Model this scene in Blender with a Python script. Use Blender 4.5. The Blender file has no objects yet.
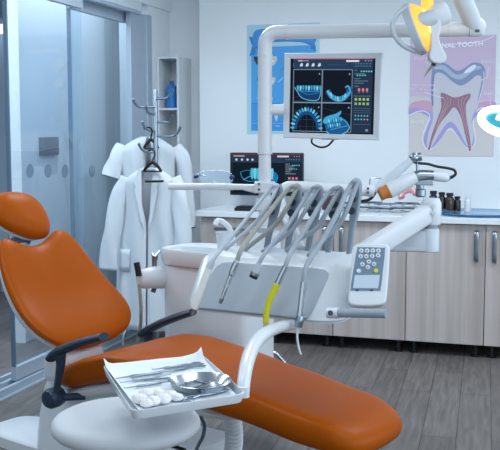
import bpy, bmesh, math, random
from mathutils import Vector, Matrix, noise
from mathutils.geometry import tessellate_polygon
random.seed(7)
PI = math.pi
SC = bpy.context.scene
COL = SC.collection

# ------------------------------------------------------------------ camera
YAW, PITCH, FPX, EYE = math.radians(17.6), math.radians(5.65), 930.0, 1.46
CAM = Vector((0, 0, EYE))
R_ = Vector((math.cos(YAW), math.sin(YAW), 0))
H_ = Vector((-math.sin(YAW), math.cos(YAW), 0))
F_ = H_*math.cos(PITCH) + Vector((0, 0, -math.sin(PITCH)))
U_ = H_*math.sin(PITCH) + Vector((0, 0, math.cos(PITCH)))
cd = bpy.data.cameras.new('camera'); co = bpy.data.objects.new('camera', cd); COL.objects.link(co)
cd.sensor_width = 36; cd.lens = FPX/500*36; cd.clip_start = .05
co.location = CAM; co.rotation_euler = (PI/2-PITCH, 0, YAW)
SC.camera = co

def ray(px, py): return F_*FPX + R_*(px-250) + U_*(225-py)
def at(px, py, d=None, X=None, Y=None, Z=None):
    """survey helper: the point of the room seen at a photo pixel, on a known plane or at a known distance"""
    r = ray(px, py)
    if d is not None: t = d/r.dot(H_)
    elif X is not None: t = X/r.x
    elif Y is not None: t = Y/r.y
    else: t = (Z-EYE)/r.z
    return CAM + r*t
def atp(px, py, P, N):
    r = ray(px, py); return CAM + r*((P-CAM).dot(N)/r.dot(N))
def CV(lat, d, z):
    return R_*lat + H_*d + Vector((0, 0, z))

# ------------------------------------------------------------------ materials
def lin(h):
    h = h.lstrip('#'); o = []
    for i in (0, 2, 4):
        c = int(h[i:i+2], 16)/255
        o.append(c/12.92 if c <= .04045 else ((c+.055)/1.055)**2.4)
    return (*o, 1)
_m = {}
def mat(name, hexc, rough=.5, metal=0, vary=.04, scale=6, bump=0, bscale=60, coat=0, spec=.5, trans=0, emit=None, es=0, alpha=1, ior=1.45, sheen=0):
    if name in _m: return _m[name]
    m = bpy.data.materials.new(name); m.use_nodes = True; nt = m.node_tree
    b = nt.nodes['Principled BSDF']
    c = lin(hexc)
    tc = nt.nodes.new('ShaderNodeTexCoord')
    n = nt.nodes.new('ShaderNodeTexNoise'); n.inputs['Scale'].default_value = scale; n.inputs['Detail'].default_value = 3
    nt.links.new(tc.outputs['Object'], n.inputs['Vector'])
    mx = nt.nodes.new('ShaderNodeMix'); mx.data_type = 'RGBA'
    mx.inputs['A'].default_value = tuple(max(0, x*(1-vary)) for x in c[:3])+(1,)
    mx.inputs['B'].default_value = tuple(min(1, x*(1+vary)) for x in c[:3])+(1,)
    nt.links.new(n.outputs['Fac'], mx.inputs['Factor']); nt.links.new(mx.outputs['Result'], b.inputs['Base Color'])
    b.inputs['Roughness'].default_value = rough; b.inputs['Metallic'].default_value = metal
    b.inputs['Coat Weight'].default_value = coat; b.inputs['Coat Roughness'].default_value = .12
    b.inputs['Specular IOR Level'].default_value = spec
    b.inputs['Transmission Weight'].default_value = trans; b.inputs['IOR'].default_value = ior
    b.inputs['Alpha'].default_value = alpha
    if sheen: b.inputs['Sheen Weight'].default_value = sheen
    if emit:
        b.inputs['Emission Color'].default_value = lin(emit); b.inputs['Emission Strength'].default_value = es
    if bump:
        n2 = nt.nodes.new('ShaderNodeTexNoise'); n2.inputs['Scale'].default_value = bscale; n2.inputs['Detail'].default_value = 4
        nt.links.new(tc.outputs['Object'], n2.inputs['Vector'])
        bp = nt.nodes.new('ShaderNodeBump'); bp.inputs['Strength'].default_value = bump; bp.inputs['Distance'].default_value = .01
        nt.links.new(n2.outputs['Fac'], bp.inputs['Height']); nt.links.new(bp.outputs['Normal'], b.inputs['Normal'])
    _m[name] = m; return m

def glass(name, hexc, clear=.85, rough=.03, spec=.5):
    if name in _m: return _m[name]
    m = bpy.data.materials.new(name); m.use_nodes = True; nt = m.node_tree; nt.nodes.clear()
    o = nt.nodes.new('ShaderNodeOutputMaterial')
    t = nt.nodes.new('ShaderNodeBsdfTransparent'); t.inputs['Color'].default_value = lin(hexc)
    g = nt.nodes.new('ShaderNodeBsdfGlossy'); g.inputs['Roughness'].default_value = rough
    g.inputs['Color'].default_value = (.9, .95, 1, 1)
    d = nt.nodes.new('ShaderNodeBsdfDiffuse'); d.inputs['Color'].default_value = lin(hexc)
    fr = nt.nodes.new('ShaderNodeFresnel'); fr.inputs['IOR'].default_value = 1.5
    m1 = nt.nodes.new('ShaderNodeMixShader'); m2 = nt.nodes.new('ShaderNodeMixShader')
    m1.inputs['Fac'].default_value = 1-clear
    nt.links.new(t.outputs[0], m1.inputs[1]); nt.links.new(d.outputs[0], m1.inputs[2])
    ge = nt.nodes.new('ShaderNodeNewGeometry'); mu = nt.nodes.new('ShaderNodeMath'); mu.operation = 'SUBTRACT'; mu.use_clamp = True
    nt.links.new(fr.outputs[0], mu.inputs[0]); nt.links.new(ge.outputs['Backfacing'], mu.inputs[1])
    nt.links.new(mu.outputs[0], m2.inputs['Fac']); nt.links.new(m1.outputs[0], m2.inputs[1]); nt.links.new(g.outputs[0], m2.inputs[2])
    nt.links.new(m2.outputs[0], o.inputs['Surface'])
    _m[name] = m; return m

def floor_mat():
    m = bpy.data.materials.new('grey_wood_planks'); m.use_nodes = True; nt = m.node_tree; b = nt.nodes['Principled BSDF']
    L = nt.links.new; N = nt.nodes.new
    tc = N('ShaderNodeTexCoord'); mp = N('ShaderNodeMapping'); mp.inputs['Rotation'].default_value = (0, 0, PI/2-.06)
    L(tc.outputs['Object'], mp.inputs['Vector'])
    br = N('ShaderNodeTexBrick'); br.inputs['Scale'].default_value = 1; br.inputs['Brick Width'].default_value = 1.25
    br.inputs['Row Height'].default_value = .165; br.inputs['Mortar Size'].default_value = .0025; br.offset = .37
    br.inputs['Color1'].default_value = lin('#645f5d'); br.inputs['Color2'].default_value = lin('#75706d'); br.inputs['Mortar'].default_value = lin('#45423f')
    L(mp.outputs[0], br.inputs['Vector'])
    mp2 = N('ShaderNodeMapping'); mp2.inputs['Rotation'].default_value = (0, 0, PI/2-.06); mp2.inputs['Scale'].default_value = (2.2, 26, 1)
    mp2.vector_type = 'POINT'
    L(mp.outputs[0], mp2.inputs['Vector']); mp2.inputs['Rotation'].default_value = (0, 0, 0)
    nz = N('ShaderNodeTexNoise'); nz.inputs['Scale'].default_value = 1.6; nz.inputs['Detail'].default_value = 6; nz.inputs['Distortion'].default_value = .6
    L(mp2.outputs[0], nz.inputs['Vector'])
    rp = N('ShaderNodeValToRGB'); rp.color_ramp.elements[0].position = .3; rp.color_ramp.elements[0].color = (.62, .62, .62, 1)
    rp.color_ramp.elements[1].position = .7; rp.color_ramp.elements[1].color = (1.12, 1.12, 1.12, 1)
    L(nz.outputs['Fac'], rp.inputs['Fac'])
    mx = N('ShaderNodeMix'); mx.data_type = 'RGBA'; mx.blend_type = 'MULTIPLY'; mx.inputs['Factor'].default_value = 1
    L(br.outputs['Color'], mx.inputs['A']); L(rp.outputs['Color'], mx.inputs['B']); L(mx.outputs['Result'], b.inputs['Base Color'])
    b.inputs['Roughness'].default_value = .42; b.inputs['Specular IOR Level'].default_value = .35
    bp = N('ShaderNodeBump'); bp.inputs['Strength'].default_value = .15; L(nz.outputs['Fac'], bp.inputs['Height']); L(bp.outputs[0], b.inputs['Normal'])
    return m
def cabinet_mat():
    m = bpy.data.materials.new('pale_ash_laminate'); m.use_nodes = True; nt = m.node_tree; b = nt.nodes['Principled BSDF']
    L = nt.links.new; N = nt.nodes.new
    tc = N('ShaderNodeTexCoord'); mp = N('ShaderNodeMapping'); mp.inputs['Scale'].default_value = (15, 15, .35)
    L(tc.outputs['Object'], mp.inputs['Vector'])
    nz = N('ShaderNodeTexNoise'); nz.inputs['Scale'].default_value = 1.5; nz.inputs['Detail'].default_value = 5
    L(mp.outputs[0], nz.inputs['Vector'])
    rp = N('ShaderNodeValToRGB'); e = rp.color_ramp.elements
    e[0].position = .33; e[0].color = lin('#aca29e'); e[1].position = .62; e[1].color = lin('#c3bab6')
    L(nz.outputs['Fac'], rp.inputs['Fac']); L(rp.outputs['Color'], b.inputs['Base Color']); b.inputs['Roughness'].default_value = .45
    return m

M_wall = mat('wall_paint', '#e2e8ec', .7, bump=.02, bscale=120, vary=.015)
M_part = mat('partition_paint', '#d3dae0', .6, vary=.03)
M_ceil = mat('ceiling_paint', '#eef1f4', .8)
M_floor = floor_mat(); M_cab = cabinet_mat()
M_white = mat('white_enamel', '#d9dee3', .28, coat=.3, vary=.01)
M_whitem = mat('white_matt', '#d7dce1', .5, vary=.01)
M_top = mat('worktop_laminate', '#e3e8ed', .3, vary=.02)
M_orange = mat('orange_leatherette', '#a84e00', .38, bump=.015, bscale=300, vary=.04, spec=.15)
M_navy = mat('navy_plastic', '#25364a', .38, vary=.05)
M_grey = mat('grey_rubber', '#a2adb8', .42, vary=.03)
M_gpanel = mat('grey_panel', '#a3adb6', .42, vary=.02)
M_hose = mat('grey_hose', '#98a2ac', .45)
M_hoseb = mat('beige_hose', '#9b9c96', .45)
M_hosew = mat('pale_hose', '#b9c2cb', .42)
M_chrome = mat('chrome', '#d3d8dd', .16, 1, vary=.02)
M_steel = mat('brushed_steel', '#98a3ad', .28, 1, vary=.05, scale=30)
M_black = mat('black_plastic', '#15181d', .4)
M_dkgrey = mat('dark_grey_plastic', '#4e5a68', .45)
M_track = mat('blue_grey_aluminium', '#a9b7c4', .4, .2, vary=.03)
M_trackd = mat('dark_seal', '#3c4c5e', .5)
M_alu = mat('pale_aluminium', '#cbd5de', .4, .2)
M_cloth = mat('white_cotton', '#ccd4dc', .85, bump=.15, bscale=18, vary=.02, sheen=.2)
M_yellow = mat('yellow_plastic', '#d8cf2c', .4)
M_blueb = mat('blue_bottle', '#2a7fd0', .15, vary=.06, coat=.4)
M_amberb = mat('brown_bottle', '#3a2a1c', .15, coat=.4)
M_blackb = mat('black_bottle', '#1b1e24', .2, coat=.4)
M_pink = mat('pink_gum', '#e79a9f', .35, vary=.06, scale=30)
M_tooth = mat('ivory_teeth', '#eee6d8', .3)
M_otip = mat('orange_cap', '#c4762f', .4)
M_amber = mat('amber_glow', '#f0a030', .3, emit='#ffbe58', es=.8)
M_amberhot = mat('amber_lamp_core', '#f6d060', .3, emit='#ffe98c', es=1.4)
M_ringlight = mat('ring_light', '#f4f8fb', .4, emit='#eef6ff', es=1.6)
M_lens = mat('teal_lens', '#3aa3b5', .08, coat=.6, vary=.15, scale=30)
M_cotton = mat('cotton_wool', '#f0eeee', .95, bump=.6, bscale=120)
M_paper = mat('paper_liner', '#e4ebf0', .8, bump=.08, bscale=40)
M_dark = mat('dark_void', '#20262e', .8)
M_gl = glass('door_glass', '#eef5fa', .965, .02)
M_clear = glass('clear_plastic', '#eef6fb', .9, .05)
M_gtray = glass('blue_glass', '#9ec6e0', .6, .05)
M_sticker = glass('frosted_sticker', '#b9c9d6', .82, .4)

# ------------------------------------------------------------------ mesh builder
class MB:
    def __init__(s): s.v = []; s.f = []; s.mi = []; s.mats = None
    def add(s, v, f, mi=0):
        o = len(s.v); s.v += [Vector(p) for p in v]; s.f += [tuple(i+o for i in q) for q in f]; s.mi += [mi]*len(f); return s
    def box(s, c, size, M=None, mi=0):
        hx, hy, hz = (a/2 for a in size); c = Vector(c)
        v = [Vector((x*hx, y*hy, z*hz)) for x in (-1, 1) for y in (-1, 1) for z in (-1, 1)]
        v = [(M @ p if M else p)+c for p in v]
        return s.add(v, [(0, 1, 3, 2), (4, 6, 7, 5), (0, 4, 5, 1), (2, 3, 7, 6), (0, 2, 6, 4), (1, 5, 7, 3)], mi)
    def b2(s, a, b, mi=0):
        a = Vector(a); b = Vector(b); return s.box((a+b)/2, [abs(b[i]-a[i]) for i in range(3)], mi=mi)
    def rings(s, rs, cap=True, closed=False, mi=0):
        n = len(rs[0]); v = [p for r in rs for p in r]; f = []
        m = len(rs)
        for i in range(m if closed else m-1):
            j = (i+1) % m
            for k in range(n): f.append((i*n+k, i*n+(k+1) % n, j*n+(k+1) % n, j*n+k))
        if cap and not closed: f.append(tuple(range(n-1, -1, -1))); f.append(tuple((m-1)*n+k for k in range(n)))
        return s.add(v, f, mi)
    def tube(s, pts, r, seg=12, cap=True, smooth=0, closed=False, flat=None, mi=0):
        pts = [Vector(p) for p in pts]; rr = list(r) if hasattr(r, '__len__') else [r]*len(pts)
        if smooth:
            P = []; Q = []; n = len(pts)
            g = lambda i: pts[i % n] if closed else pts[max(0, min(n-1, i))]
            gr = lambda i: rr[i % n] if closed else rr[max(0, min(n-1, i))]
            for i in range(n if closed else n-1):
                for k in range(smooth):
                    t = k/smooth; p0, p1, p2, p3 = g(i-1), g(i), g(i+1), g(i+2)
                    P.append(.5*((2*p1)+(p2-p0)*t+(2*p0-5*p1+4*p2-p3)*t*t+(-p0+3*p1-3*p2+p3)*t**3)); Q.append(gr(i)*(1-t)+gr(i+1)*t)
            if not closed: P.append(pts[-1]); Q.append(rr[-1])
            pts, rr = P, Q
        n = len(pts); rs = []; up = None
        for i in range(n):
            a = pts[i-1] if (i or closed) else pts[0]; b = pts[(i+1) % n] if (i < n-1 or closed) else pts[-1]
            t = (b-a).normalized()
            if flat: 
                up = Vector(flat[0]) - t*t.dot(Vector(flat[0])); up.normalize()
            elif up is None:
                up = Vector((0, 0, 1)) if abs(t.z) < .9 else Vector((1, 0, 0)); up = (up-t*t.dot(up)).normalized()
            else:
                up = (up-t*t.dot(up)).normalized()
            w = t.cross(up); k = flat[1] if flat else 1
            rs.append([pts[i]+(up*math.cos(q)*k+w*math.sin(q))*rr[i] for q in (2*PI*j/seg for j in range(seg))])
        return s.rings(rs, cap, closed, mi)
    def lathe(s, prof, c=(0, 0, 0), axis=(0, 0, 1), seg=24, M=None, mi=0, cap=True):
        ax = Vector(axis).normalized(); q = Vector((0, 0, 1)).rotation_difference(ax).to_matrix()
        c = Vector(c)
        rs = [[c + q @ Vector((max(r, 1e-4)*math.cos(2*PI*k/seg), max(r, 1e-4)*math.sin(2*PI*k/seg), z)) for k in range(seg)] for r, z in prof]
        return s.rings(rs, cap, mi=mi)
    def cyl(s, a, b, r, seg=16, mi=0): return s.tube([a, b], r, seg, mi=mi)
    def ball(s, c, r, sx=1, sy=1, sz=1, seg=14, M=None, mi=0):
        c = Vector(c); n = seg//2+1
        rs = []
        for i in range(n+1):
            a = -PI/2 + PI*i/n
            ring = [Vector((max(math.cos(a), 1e-3)*math.cos(2*PI*k/seg)*sx, max(math.cos(a), 1e-3)*math.sin(2*PI*k/seg)*sy, math.sin(a)*sz))*r for k in range(seg)]
            rs.append([c + (M @ p if M else p) for p in ring])
        return s.rings(rs, True, mi=mi)
    def prism(s, poly, ext, mi=0):
        """poly: 3-D outline, ext: extrusion vector"""
        n = len(poly); p = [Vector(q) for q in poly]; e = Vector(ext)
        return s.add(p+[q+e for q in p], [tuple(range(n-1, -1, -1)), tuple(range(n, 2*n))]+[(i, (i+1) % n, n+(i+1) % n, n+i) for i in range(n)], mi)
    def sheet(s, rows, mi=0):
        n = len(rows[0]); return s.add([p for r in rows for p in r], [(i*n+k, i*n+k+1, (i+1)*n+k+1, (i+1)*n+k) for i in range(len(rows)-1) for k in range(n-1)], mi)
    def pillow(s, outline, tf, tb, fmap, p=3, rings=9, centre=None, bulge=.0, mi=0):
        """closed cushion: star-shaped 2-D outline, front / back thickness; fmap(a, b, h) -> 3-D"""
        n = len(outline); cx = centre[0] if centre else sum(o[0] for o in outline)/n; cy = centre[1] if centre else sum(o[1] for o in outline)/n
        rs = []
        S = [math.sin(PI/2*(i/rings)) for i in range(rings+1)]
        def ring(sc, sgn, T):
            h = T*max(0, 1-sc**p)**(1/2.2)
            return [fmap(cx+(o[0]-cx)*sc, cy+(o[1]-cy)*sc, sgn*h) for o in outline]
        for i in range(rings+1): rs.append(ring(max(S[i], .01), 1, tf))
        for i in range(rings-1, -1, -1): rs.append(ring(max(S[i], .01), -1, tb))
        return s.rings(rs, True, mi=mi)

MAT = {}
def finish_mesh(me, smooth):
    bm = bmesh.new(); bm.from_mesh(me); bmesh.ops.remove_doubles(bm, verts=bm.verts, dist=1e-6)
    bmesh.ops.recalc_face_normals(bm, faces=bm.faces); bm.to_mesh(me); bm.free()
    if smooth:
        for p in me.polygons: p.use_smooth = True
        try: me.set_sharp_from_angle(angle=math.radians(38))
        except Exception: pass
def obj(name, mb, mats, parent=None, local=False, smooth=True, bevel=0, sub=0, seg=2, keep=False, solid=0):
    """links one mesh object; world-space vertices are brought into the parent's frame"""
    me = bpy.data.meshes.new(name); v = mb.v
    org = Vector((0, 0, 0))
    if parent is not None and not local:
        inv = MAT[parent.name].inverted(); v = [inv @ p for p in v]
    elif parent is None and not local:
        lo = [min(p[i] for p in v) for i in range(3)]; hi = [max(p[i] for p in v) for i in range(3)]
        org = Vector(((lo[0]+hi[0])/2, (lo[1]+hi[1])/2, lo[2])); v = [p-org for p in v]
    me.from_pydata([tuple(p) for p in v], [], mb.f)
    mats = mats if isinstance(mats, (list, tuple)) else [mats]
    for m in mats: me.materials.append(m)
    for p, i in zip(me.polygons, mb.mi): p.material_index = i
    if not keep: finish_mesh(me, smooth)
    o = bpy.data.objects.new(name, me); COL.objects.link(o); o.location = org
    MAT[o.name] = Matrix.Translation(org)
    if parent is not None:
        o.parent = parent; MAT[o.name] = MAT[parent.name]
    if solid:
        m = o.modifiers.new('thickness', 'SOLIDIFY'); m.thickness = solid; m.offset = 0
    if bevel:
        m = o.modifiers.new('bevel', 'BEVEL'); m.width = bevel; m.segments = seg; m.limit_method = 'ANGLE'; m.angle_limit = math.radians(35)
    if sub:
        m = o.modifiers.new('smooth', 'SUBSURF'); m.levels = sub; m.render_levels = sub
    return o
def tag(o, label, cat, group=None, kind=None):
    o['label'] = label; o['category'] = cat
    if group: o['group'] = group
    if kind: o['kind'] = kind
    return o
def thing(name, label, cat, loc=(0, 0, 0), rotz=0, group=None):
    o = bpy.data.objects.new(name, None); COL.objects.link(o); o.location = loc; o.rotation_euler = (0, 0, rotz); o.empty_display_size = .05
    MAT[o.name] = Matrix.Translation(Vector(loc)) @ Matrix.Rotation(rotz, 4, 'Z')
    return tag(o, label, cat, group)
def struct(name, mb, m, parent=None, **k):
    o = obj(name, mb, m, parent, **k)
    if parent is None: o['kind'] = 'structure'
    return o
def dup(root, delta, label=None, rotz=0):
    """a copy of a thing with copies of its parts and sub-parts"""
    r = root.copy(); COL.objects.link(r); r.location = root.location + Vector(delta); r.rotation_euler.z += rotz
    MAT[r.name] = Matrix.Translation(r.location) @ Matrix.Rotation(r.rotation_euler.z, 4, 'Z')
    if label: r['label'] = label
    for ch in list(root.children):
        c = ch.copy(); COL.objects.link(c); c.parent = r; MAT[c.name] = MAT[r.name]
        for g in list(ch.children):
            d = g.copy(); COL.objects.link(d); d.parent = c; MAT[d.name] = MAT[r.name]
    return r
def ell(a, b, n=32, e=2.0, ph=0):
    o = []
    for k in range(n):
        t = 2*PI*k/n+ph; c, s_ = math.cos(t), math.sin(t)
        o.append((a*math.copysign(abs(c)**(2/e), c), b*math.copysign(abs(s_)**(2/e), s_)))
    return o
def smooth_poly(pts, k=6):
    n = len(pts); o = []; P = [Vector(p) for p in pts]
    for i in range(n):
        p0, p1, p2, p3 = P[i-1], P[i], P[(i+1) % n], P[(i+2) % n]
        for q in range(k):
            t = q/k; o.append(.5*((2*p1)+(p2-p0)*t+(2*p0-5*p1+4*p2-p3)*t*t+(-p0+3*p1-3*p2+p3)*t**3))
    return o
def curve_pts(pts, k=8):
    P = [Vector(p) for p in pts]; n = len(P); o = []
    g = lambda i: P[max(0, min(n-1, i))]
    for i in range(n-1):
        for q in range(k):
            t = q/k; p0, p1, p2, p3 = g(i-1), g(i), g(i+1), g(i+2)
            o.append(.5*((2*p1)+(p2-p0)*t+(2*p0-5*p1+4*p2-p3)*t*t+(-p0+3*p1-3*p2+p3)*t**3))
    o.append(P[-1]); return o

# ------------------------------------------------------------------ flat printed / displayed pictures
class Art:
    """2-D shapes on a flat sheet; fmap(x, y) -> 3-D point on the sheet, nrm = its normal"""
    def __init__(s, fmap, nrm, eps=.0003, emit=0, pre='ink'):
        s.fm = fmap; s.n = Vector(nrm).normalized(); s.eps = eps; s.lay = 1; s.mb = MB(); s.mats = []; s.key = {}; s.emit = emit; s.pre = pre
    def ci(s, h):
        if h not in s.key:
            s.key[h] = len(s.mats)
            s.mats.append(mat(s.pre+h, h if not s.emit else '#050608', .45 if not s.emit else .25, vary=.01, emit=h if s.emit else None, es=s.emit, spec=.1 if s.emit else .4))
        return s.key[h]
    def poly(s, pts, h, sm=0):
        pts = [Vector((p[0], p[1])) for p in pts]
        if sm: pts = smooth_poly(pts, sm)
        tr = tessellate_polygon([[Vector((p[0], p[1], 0)) for p in pts]])
        off = s.n*(s.eps*s.lay); s.lay += 1
        s.mb.add([s.fm(p[0], p[1])+off for p in pts], [t for t in tr], s.ci(h)); return s
    def rect(s, x0, y0, x1, y1, h): return s.poly([(x0, y0), (x1, y0), (x1, y1), (x0, y1)], h)
    def line(s, pts, w, h, sm=0, closed=False):
        P = [Vector((p[0], p[1])) for p in pts]
        if sm: P = smooth_poly(P, sm) if closed else curve_pts(P, sm)
        n = len(P); L = []; Rr = []
        for i in range(n):
            a = P[i-1] if (i or closed) else P[0]; b = P[(i+1) % n] if (i < n-1 or closed) else P[-1]
            t = (b-a).normalized() if (b-a).length > 1e-9 else Vector((1, 0)); q = Vector((-t.y, t.x))*w/2
            L.append(P[i]+q); Rr.append(P[i]-q)
        off = s.n*(s.eps*s.lay); s.lay += 1
        v = [s.fm(p[0], p[1])+off for p in L]+[s.fm(p[0], p[1])+off for p in Rr]
        s.mb.add(v, [(i, (i+1) % n, n+(i+1) % n, n+i) for i in range(n if closed else n-1)], s.ci(h)); return s
    def disc(s, x, y, r, h, ry=None, n=14): return s.poly([(x+r*math.cos(2*PI*k/n), y+(ry or r)*math.sin(2*PI*k/n)) for k in range(n)], h)
    def text(s, t, x0, y0, x1, y1, h, slope=0):
        c = bpy.data.curves.new('lettering', 'FONT'); c.body = t; c.resolution_u = 3
        o = bpy.data.objects.new('lettering', c); COL.objects.link(o)
        bpy.context.view_layer.update()
        me = bpy.data.meshes.new_from_object(o.evaluated_get(bpy.context.evaluated_depsgraph_get()))
        bpy.data.objects.remove(o); bpy.data.curves.remove(c)
        vs = [v.co.copy() for v in me.vertices]; fs = [tuple(p.vertices) for p in me.polygons]; bpy.data.meshes.remove(me)
        ax, bx = min(v.x for v in vs), max(v.x for v in vs); ay, by = min(v.y for v in vs), max(v.y for v in vs)
        off = s.n*(s.eps*s.lay); s.lay += 1; out = []
        for v in vs:
            u = (v.x-ax)/(bx-ax); w = (v.y-ay)/(by-ay)
            out.append(s.fm(x0+(x1-x0)*u, y1+(y0-y1)*w+slope*u)+off)
        s.mb.add(out, fs, s.ci(h)); return s
    def build(s, name, parent): 
        return obj(name, s.mb, s.mats, parent, smooth=False, keep=True)

# ================================================================== THE ROOM
XG, YC, YW = -2.9, 6.10, 6.70           # glass line, cabinet fronts, back wall
struct('floor', MB().b2((-6.2, -2.2, -.1), (2.7, 7.5, 0)), M_floor)
struct('ceiling', MB().b2((-6.2, -2.2, 2.75), (2.7, 7.5, 2.85)), M_ceil)
struct('wall_back', MB().b2((-2.53, YW, 0), (2.6, 7.5, 2.75)), M_wall, bevel=.004)
struct('wall_back_recess', MB().b2((-3.3, 6.92, 0), (-2.53, 7.5, 2.75)), M_wall)
struct('wall_right', MB().b2((2.5, 4.9, 0), (2.6, 6.7, 2.75)).b2((2.5, -2.2, 0), (2.6, 4.9, .9)).b2((2.5, -2.2, 2.4), (2.6, 4.9, 2.75)).b2((2.5, -2.2, .9), (2.6, -1.2, 2.4)), M_wall, smooth=False)
w = struct('window_1', MB().b2((2.5, -1.2, .9), (2.56, 4.9, .95)).b2((2.5, -1.2, 2.35), (2.56, 4.9, 2.4)).b2((2.5, -1.2, .95), (2.56, -1.14, 2.35)).b2((2.5, 4.84, .95), (2.56, 4.9, 2.35)).b2((2.5, 1.8, .95), (2.56, 1.88, 2.35)), M_white, smooth=False)
struct('wall_left', MB().b2((-3.0, 6.50, 0), (-2.86, 6.92, 2.75)), M_wall, bevel=.004)
# corridor behind the glass
struct('wall_partition', MB().b2((-3.53, 5.62, 0), (-3.425, 7.5, 2.75)), [M_part], bevel=.004)
struct('wall_corridor', MB().b2((-6.2, -2.2, 0), (-6.1, 7.5, 2.75)).b2((-6.1, 7.4, 0), (-3.54, 7.5, 2.75)), mat('corridor_paint', '#8d9fb2', .7), smooth=False)
struct('trim_partition', MB().b2((-3.535, 5.605, 0), (-3.42, 5.625, 2.75)), M_whitem, smooth=False)
# glass partition: overhead box, runner, floor rails
struct('trim_header', MB().b2((-3.02, 1.0, 2.405), (-2.84, 6.92, 2.75)), M_wall, bevel=.003)
M_run = mat('runner_aluminium', '#ccd4db', .5)
tr = struct('trim_top_runner', MB().b2((-2.99, 1.0, 2.335), (-2.825, 6.31, 2.405)), M_run, bevel=.004)
struct('runner_groove', MB().b2((-2.985, 1.0, 2.315), (-2.93, 6.31, 2.335)).b2((-2.88, 1.0, 2.315), (-2.83, 6.31, 2.335)), M_track, tr, smooth=False)
bt = struct('trim_floor_rail', MB().b2((-2.99, 1.0, 0), (-2.79, 6.46, .012)), M_track, smooth=False)
r3 = MB()
for x in (-2.975, -2.90, -2.825): r3.b2((x-.012, 1.0, .012), (x+.012, 6.46, .05))
struct('rail_rib', r3, M_track, bt, smooth=False)
struct('trim_jamb', MB().b2((-2.99, 6.41, 0), (-2.83, 6.50, 2.33)), M_track, bevel=.004)
M_edge = mat('glass_edge', '#5e7488', .3)
def sliding_door(n, x, y0, y1, stickers, stile=True):
    d = struct('door_%d' % n, MB().b2((x-.016, y0, .05), (x+.016, y1, .13)).b2((x-.016, y0, 2.25), (x+.016, y1, 2.33)), M_track, bevel=.002)
    MAT[d.name] = Matrix.Translation(d.location)
    def ch(nm, mb, m, **k):
        o = obj(nm, mb, m, d, **k); return o
    ch('glass_pane', MB().b2((x-.004, y0+.004, .13), (x+.004, y1-.004, 2.25)), M_gl, smooth=False)
    ch('stile', MB().b2((x-.012, y0, .13), (x+.012, y0+.012, 2.25)), M_edge, smooth=False)
    if stile: ch('stile', MB().b2((x-.014, y1-.035, .13), (x+.014, y1, 2.25)), M_alu, smooth=False)
    for (px, py) in stickers:
        c = at(px, py, X=x+.006)
        ch('frosted_dot', MB().lathe([(.041, 0), (.041, .0015)], c, (1, 0, 0), 24), M_sticker, smooth=False)
sliding_door(1, -2.93, 3.75, 4.50, [], False)
sliding_door(2, -2.86, 4.55, 5.44, [(30, 171), (48, 171), (65, 171)], False)
sliding_door(3, -2.93, 5.40, 6.25, [(92, 171)], False)
struct('door_4', MB().b2((-2.895, 6.18, .05), (-2.855, 6.41, 2.33)), M_track, bevel=.003)
struct('baseboard_recess', MB().b2((-2.86, 6.905, 0), (-2.53, 6.92, .08)), M_white, smooth=False)

# lit things of the corridor, seen past the partition edge
t = thing('corridor_cabinet', 'low white cabinet in the corridor beyond the glass partition', 'cabinet', (-5.6, 6.9, 0))
obj('body', MB().b2((-6.05, 6.45, .05), (-4.75, 7.35, .34)), M_whitem, t, bevel=.01)
obj('plinth', MB().b2((-6.0, 6.5, 0), (-4.8, 7.3, .05)), M_dkgrey, t, smooth=False)
t = thing('corridor_ceiling_light', 'bright strip light under the corridor ceiling beyond the glass', 'light', (-4.9, 7.0, 2.5))
obj('housing', MB().b2((-5.5, 7.2, 2.40), (-4.1, 7.38, 2.46)), M_track, t, bevel=.01)
obj('diffuser', MB().b2((-5.45, 7.19, 2.34), (-4.15, 7.36, 2.40)), M_ringlight, t, smooth=False)

# wall control panel on the partition
t = thing('wall_control_panel', 'square grey control panel on the partition wall behind the glass door', 'control panel', at(47, 146, X=-3.415))
p0, p1 = at(40, 155.5, X=-3.415), at(56, 137, X=-3.415)
obj('housing', MB().b2((-3.425, p0.y, p0.z), (-3.39, p1.y, p1.z)), mat('panel_grey', '#4f6072', .4), t, bevel=.006)
q0, q1 = p0.lerp(p1, .33), p0.lerp(p1, .84)
obj('display', MB().b2((-3.39, p0.lerp(p1, .3).y, p0.lerp(p1, .2).z), (-3.385, p0.lerp(p1, .88).y, p0.lerp(p1, .85).z)), M_dkgrey, t, bevel=.003)

# tall open shelf with the bottle
t = thing('shelf_tower', 'narrow tall white open shelf behind the coat stand', 'shelf', (-2.77, 6.78, 0))
SX0, SX1, SY0, SY1 = -2.858, -2.68, 6.65, 6.915
obj('side_panel', MB().b2((SX0, SY0, 0), (SX0+.016, SY1, 2.04)), M_white, t, bevel=.002)
obj('side_panel', MB().b2((SX1-.016, SY0, 0), (SX1, SY1, 2.04)), M_white, t, bevel=.002)
obj('back_panel', MB().b2((SX0+.016, SY1-.008, 0), (SX1-.016, SY1, 2.04)), M_white, t, smooth=False)
for z in (.0, .5, 1.0, 1.33, 1.635, 2.024):
    obj('shelf_board', MB().b2((SX0+.016, SY0, z), (SX1-.016, SY1-.008, z+.016)), M_white, t, smooth=False)
bc = at(170.5, 108, Y=6.75); bc = Vector((bc.x+.012, 6.75, 1.652))
t = thing('water_bottle', 'blue plastic bottle on the open white shelf', 'bottle', bc)
obj('body', MB().lathe([(.036, 0), (.042, .006), (.042, .05), (.039, .062), (.042, .075), (.042, .145), (.036, .165), (.017, .18), (.015, .183)], bc, seg=24), M_blueb, t)
obj('cap', MB().lathe([(.0165, .183), (.0165, .207), (.014, .209)], bc), mat('blue_cap', '#2a78c8', .3), t)

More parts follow.
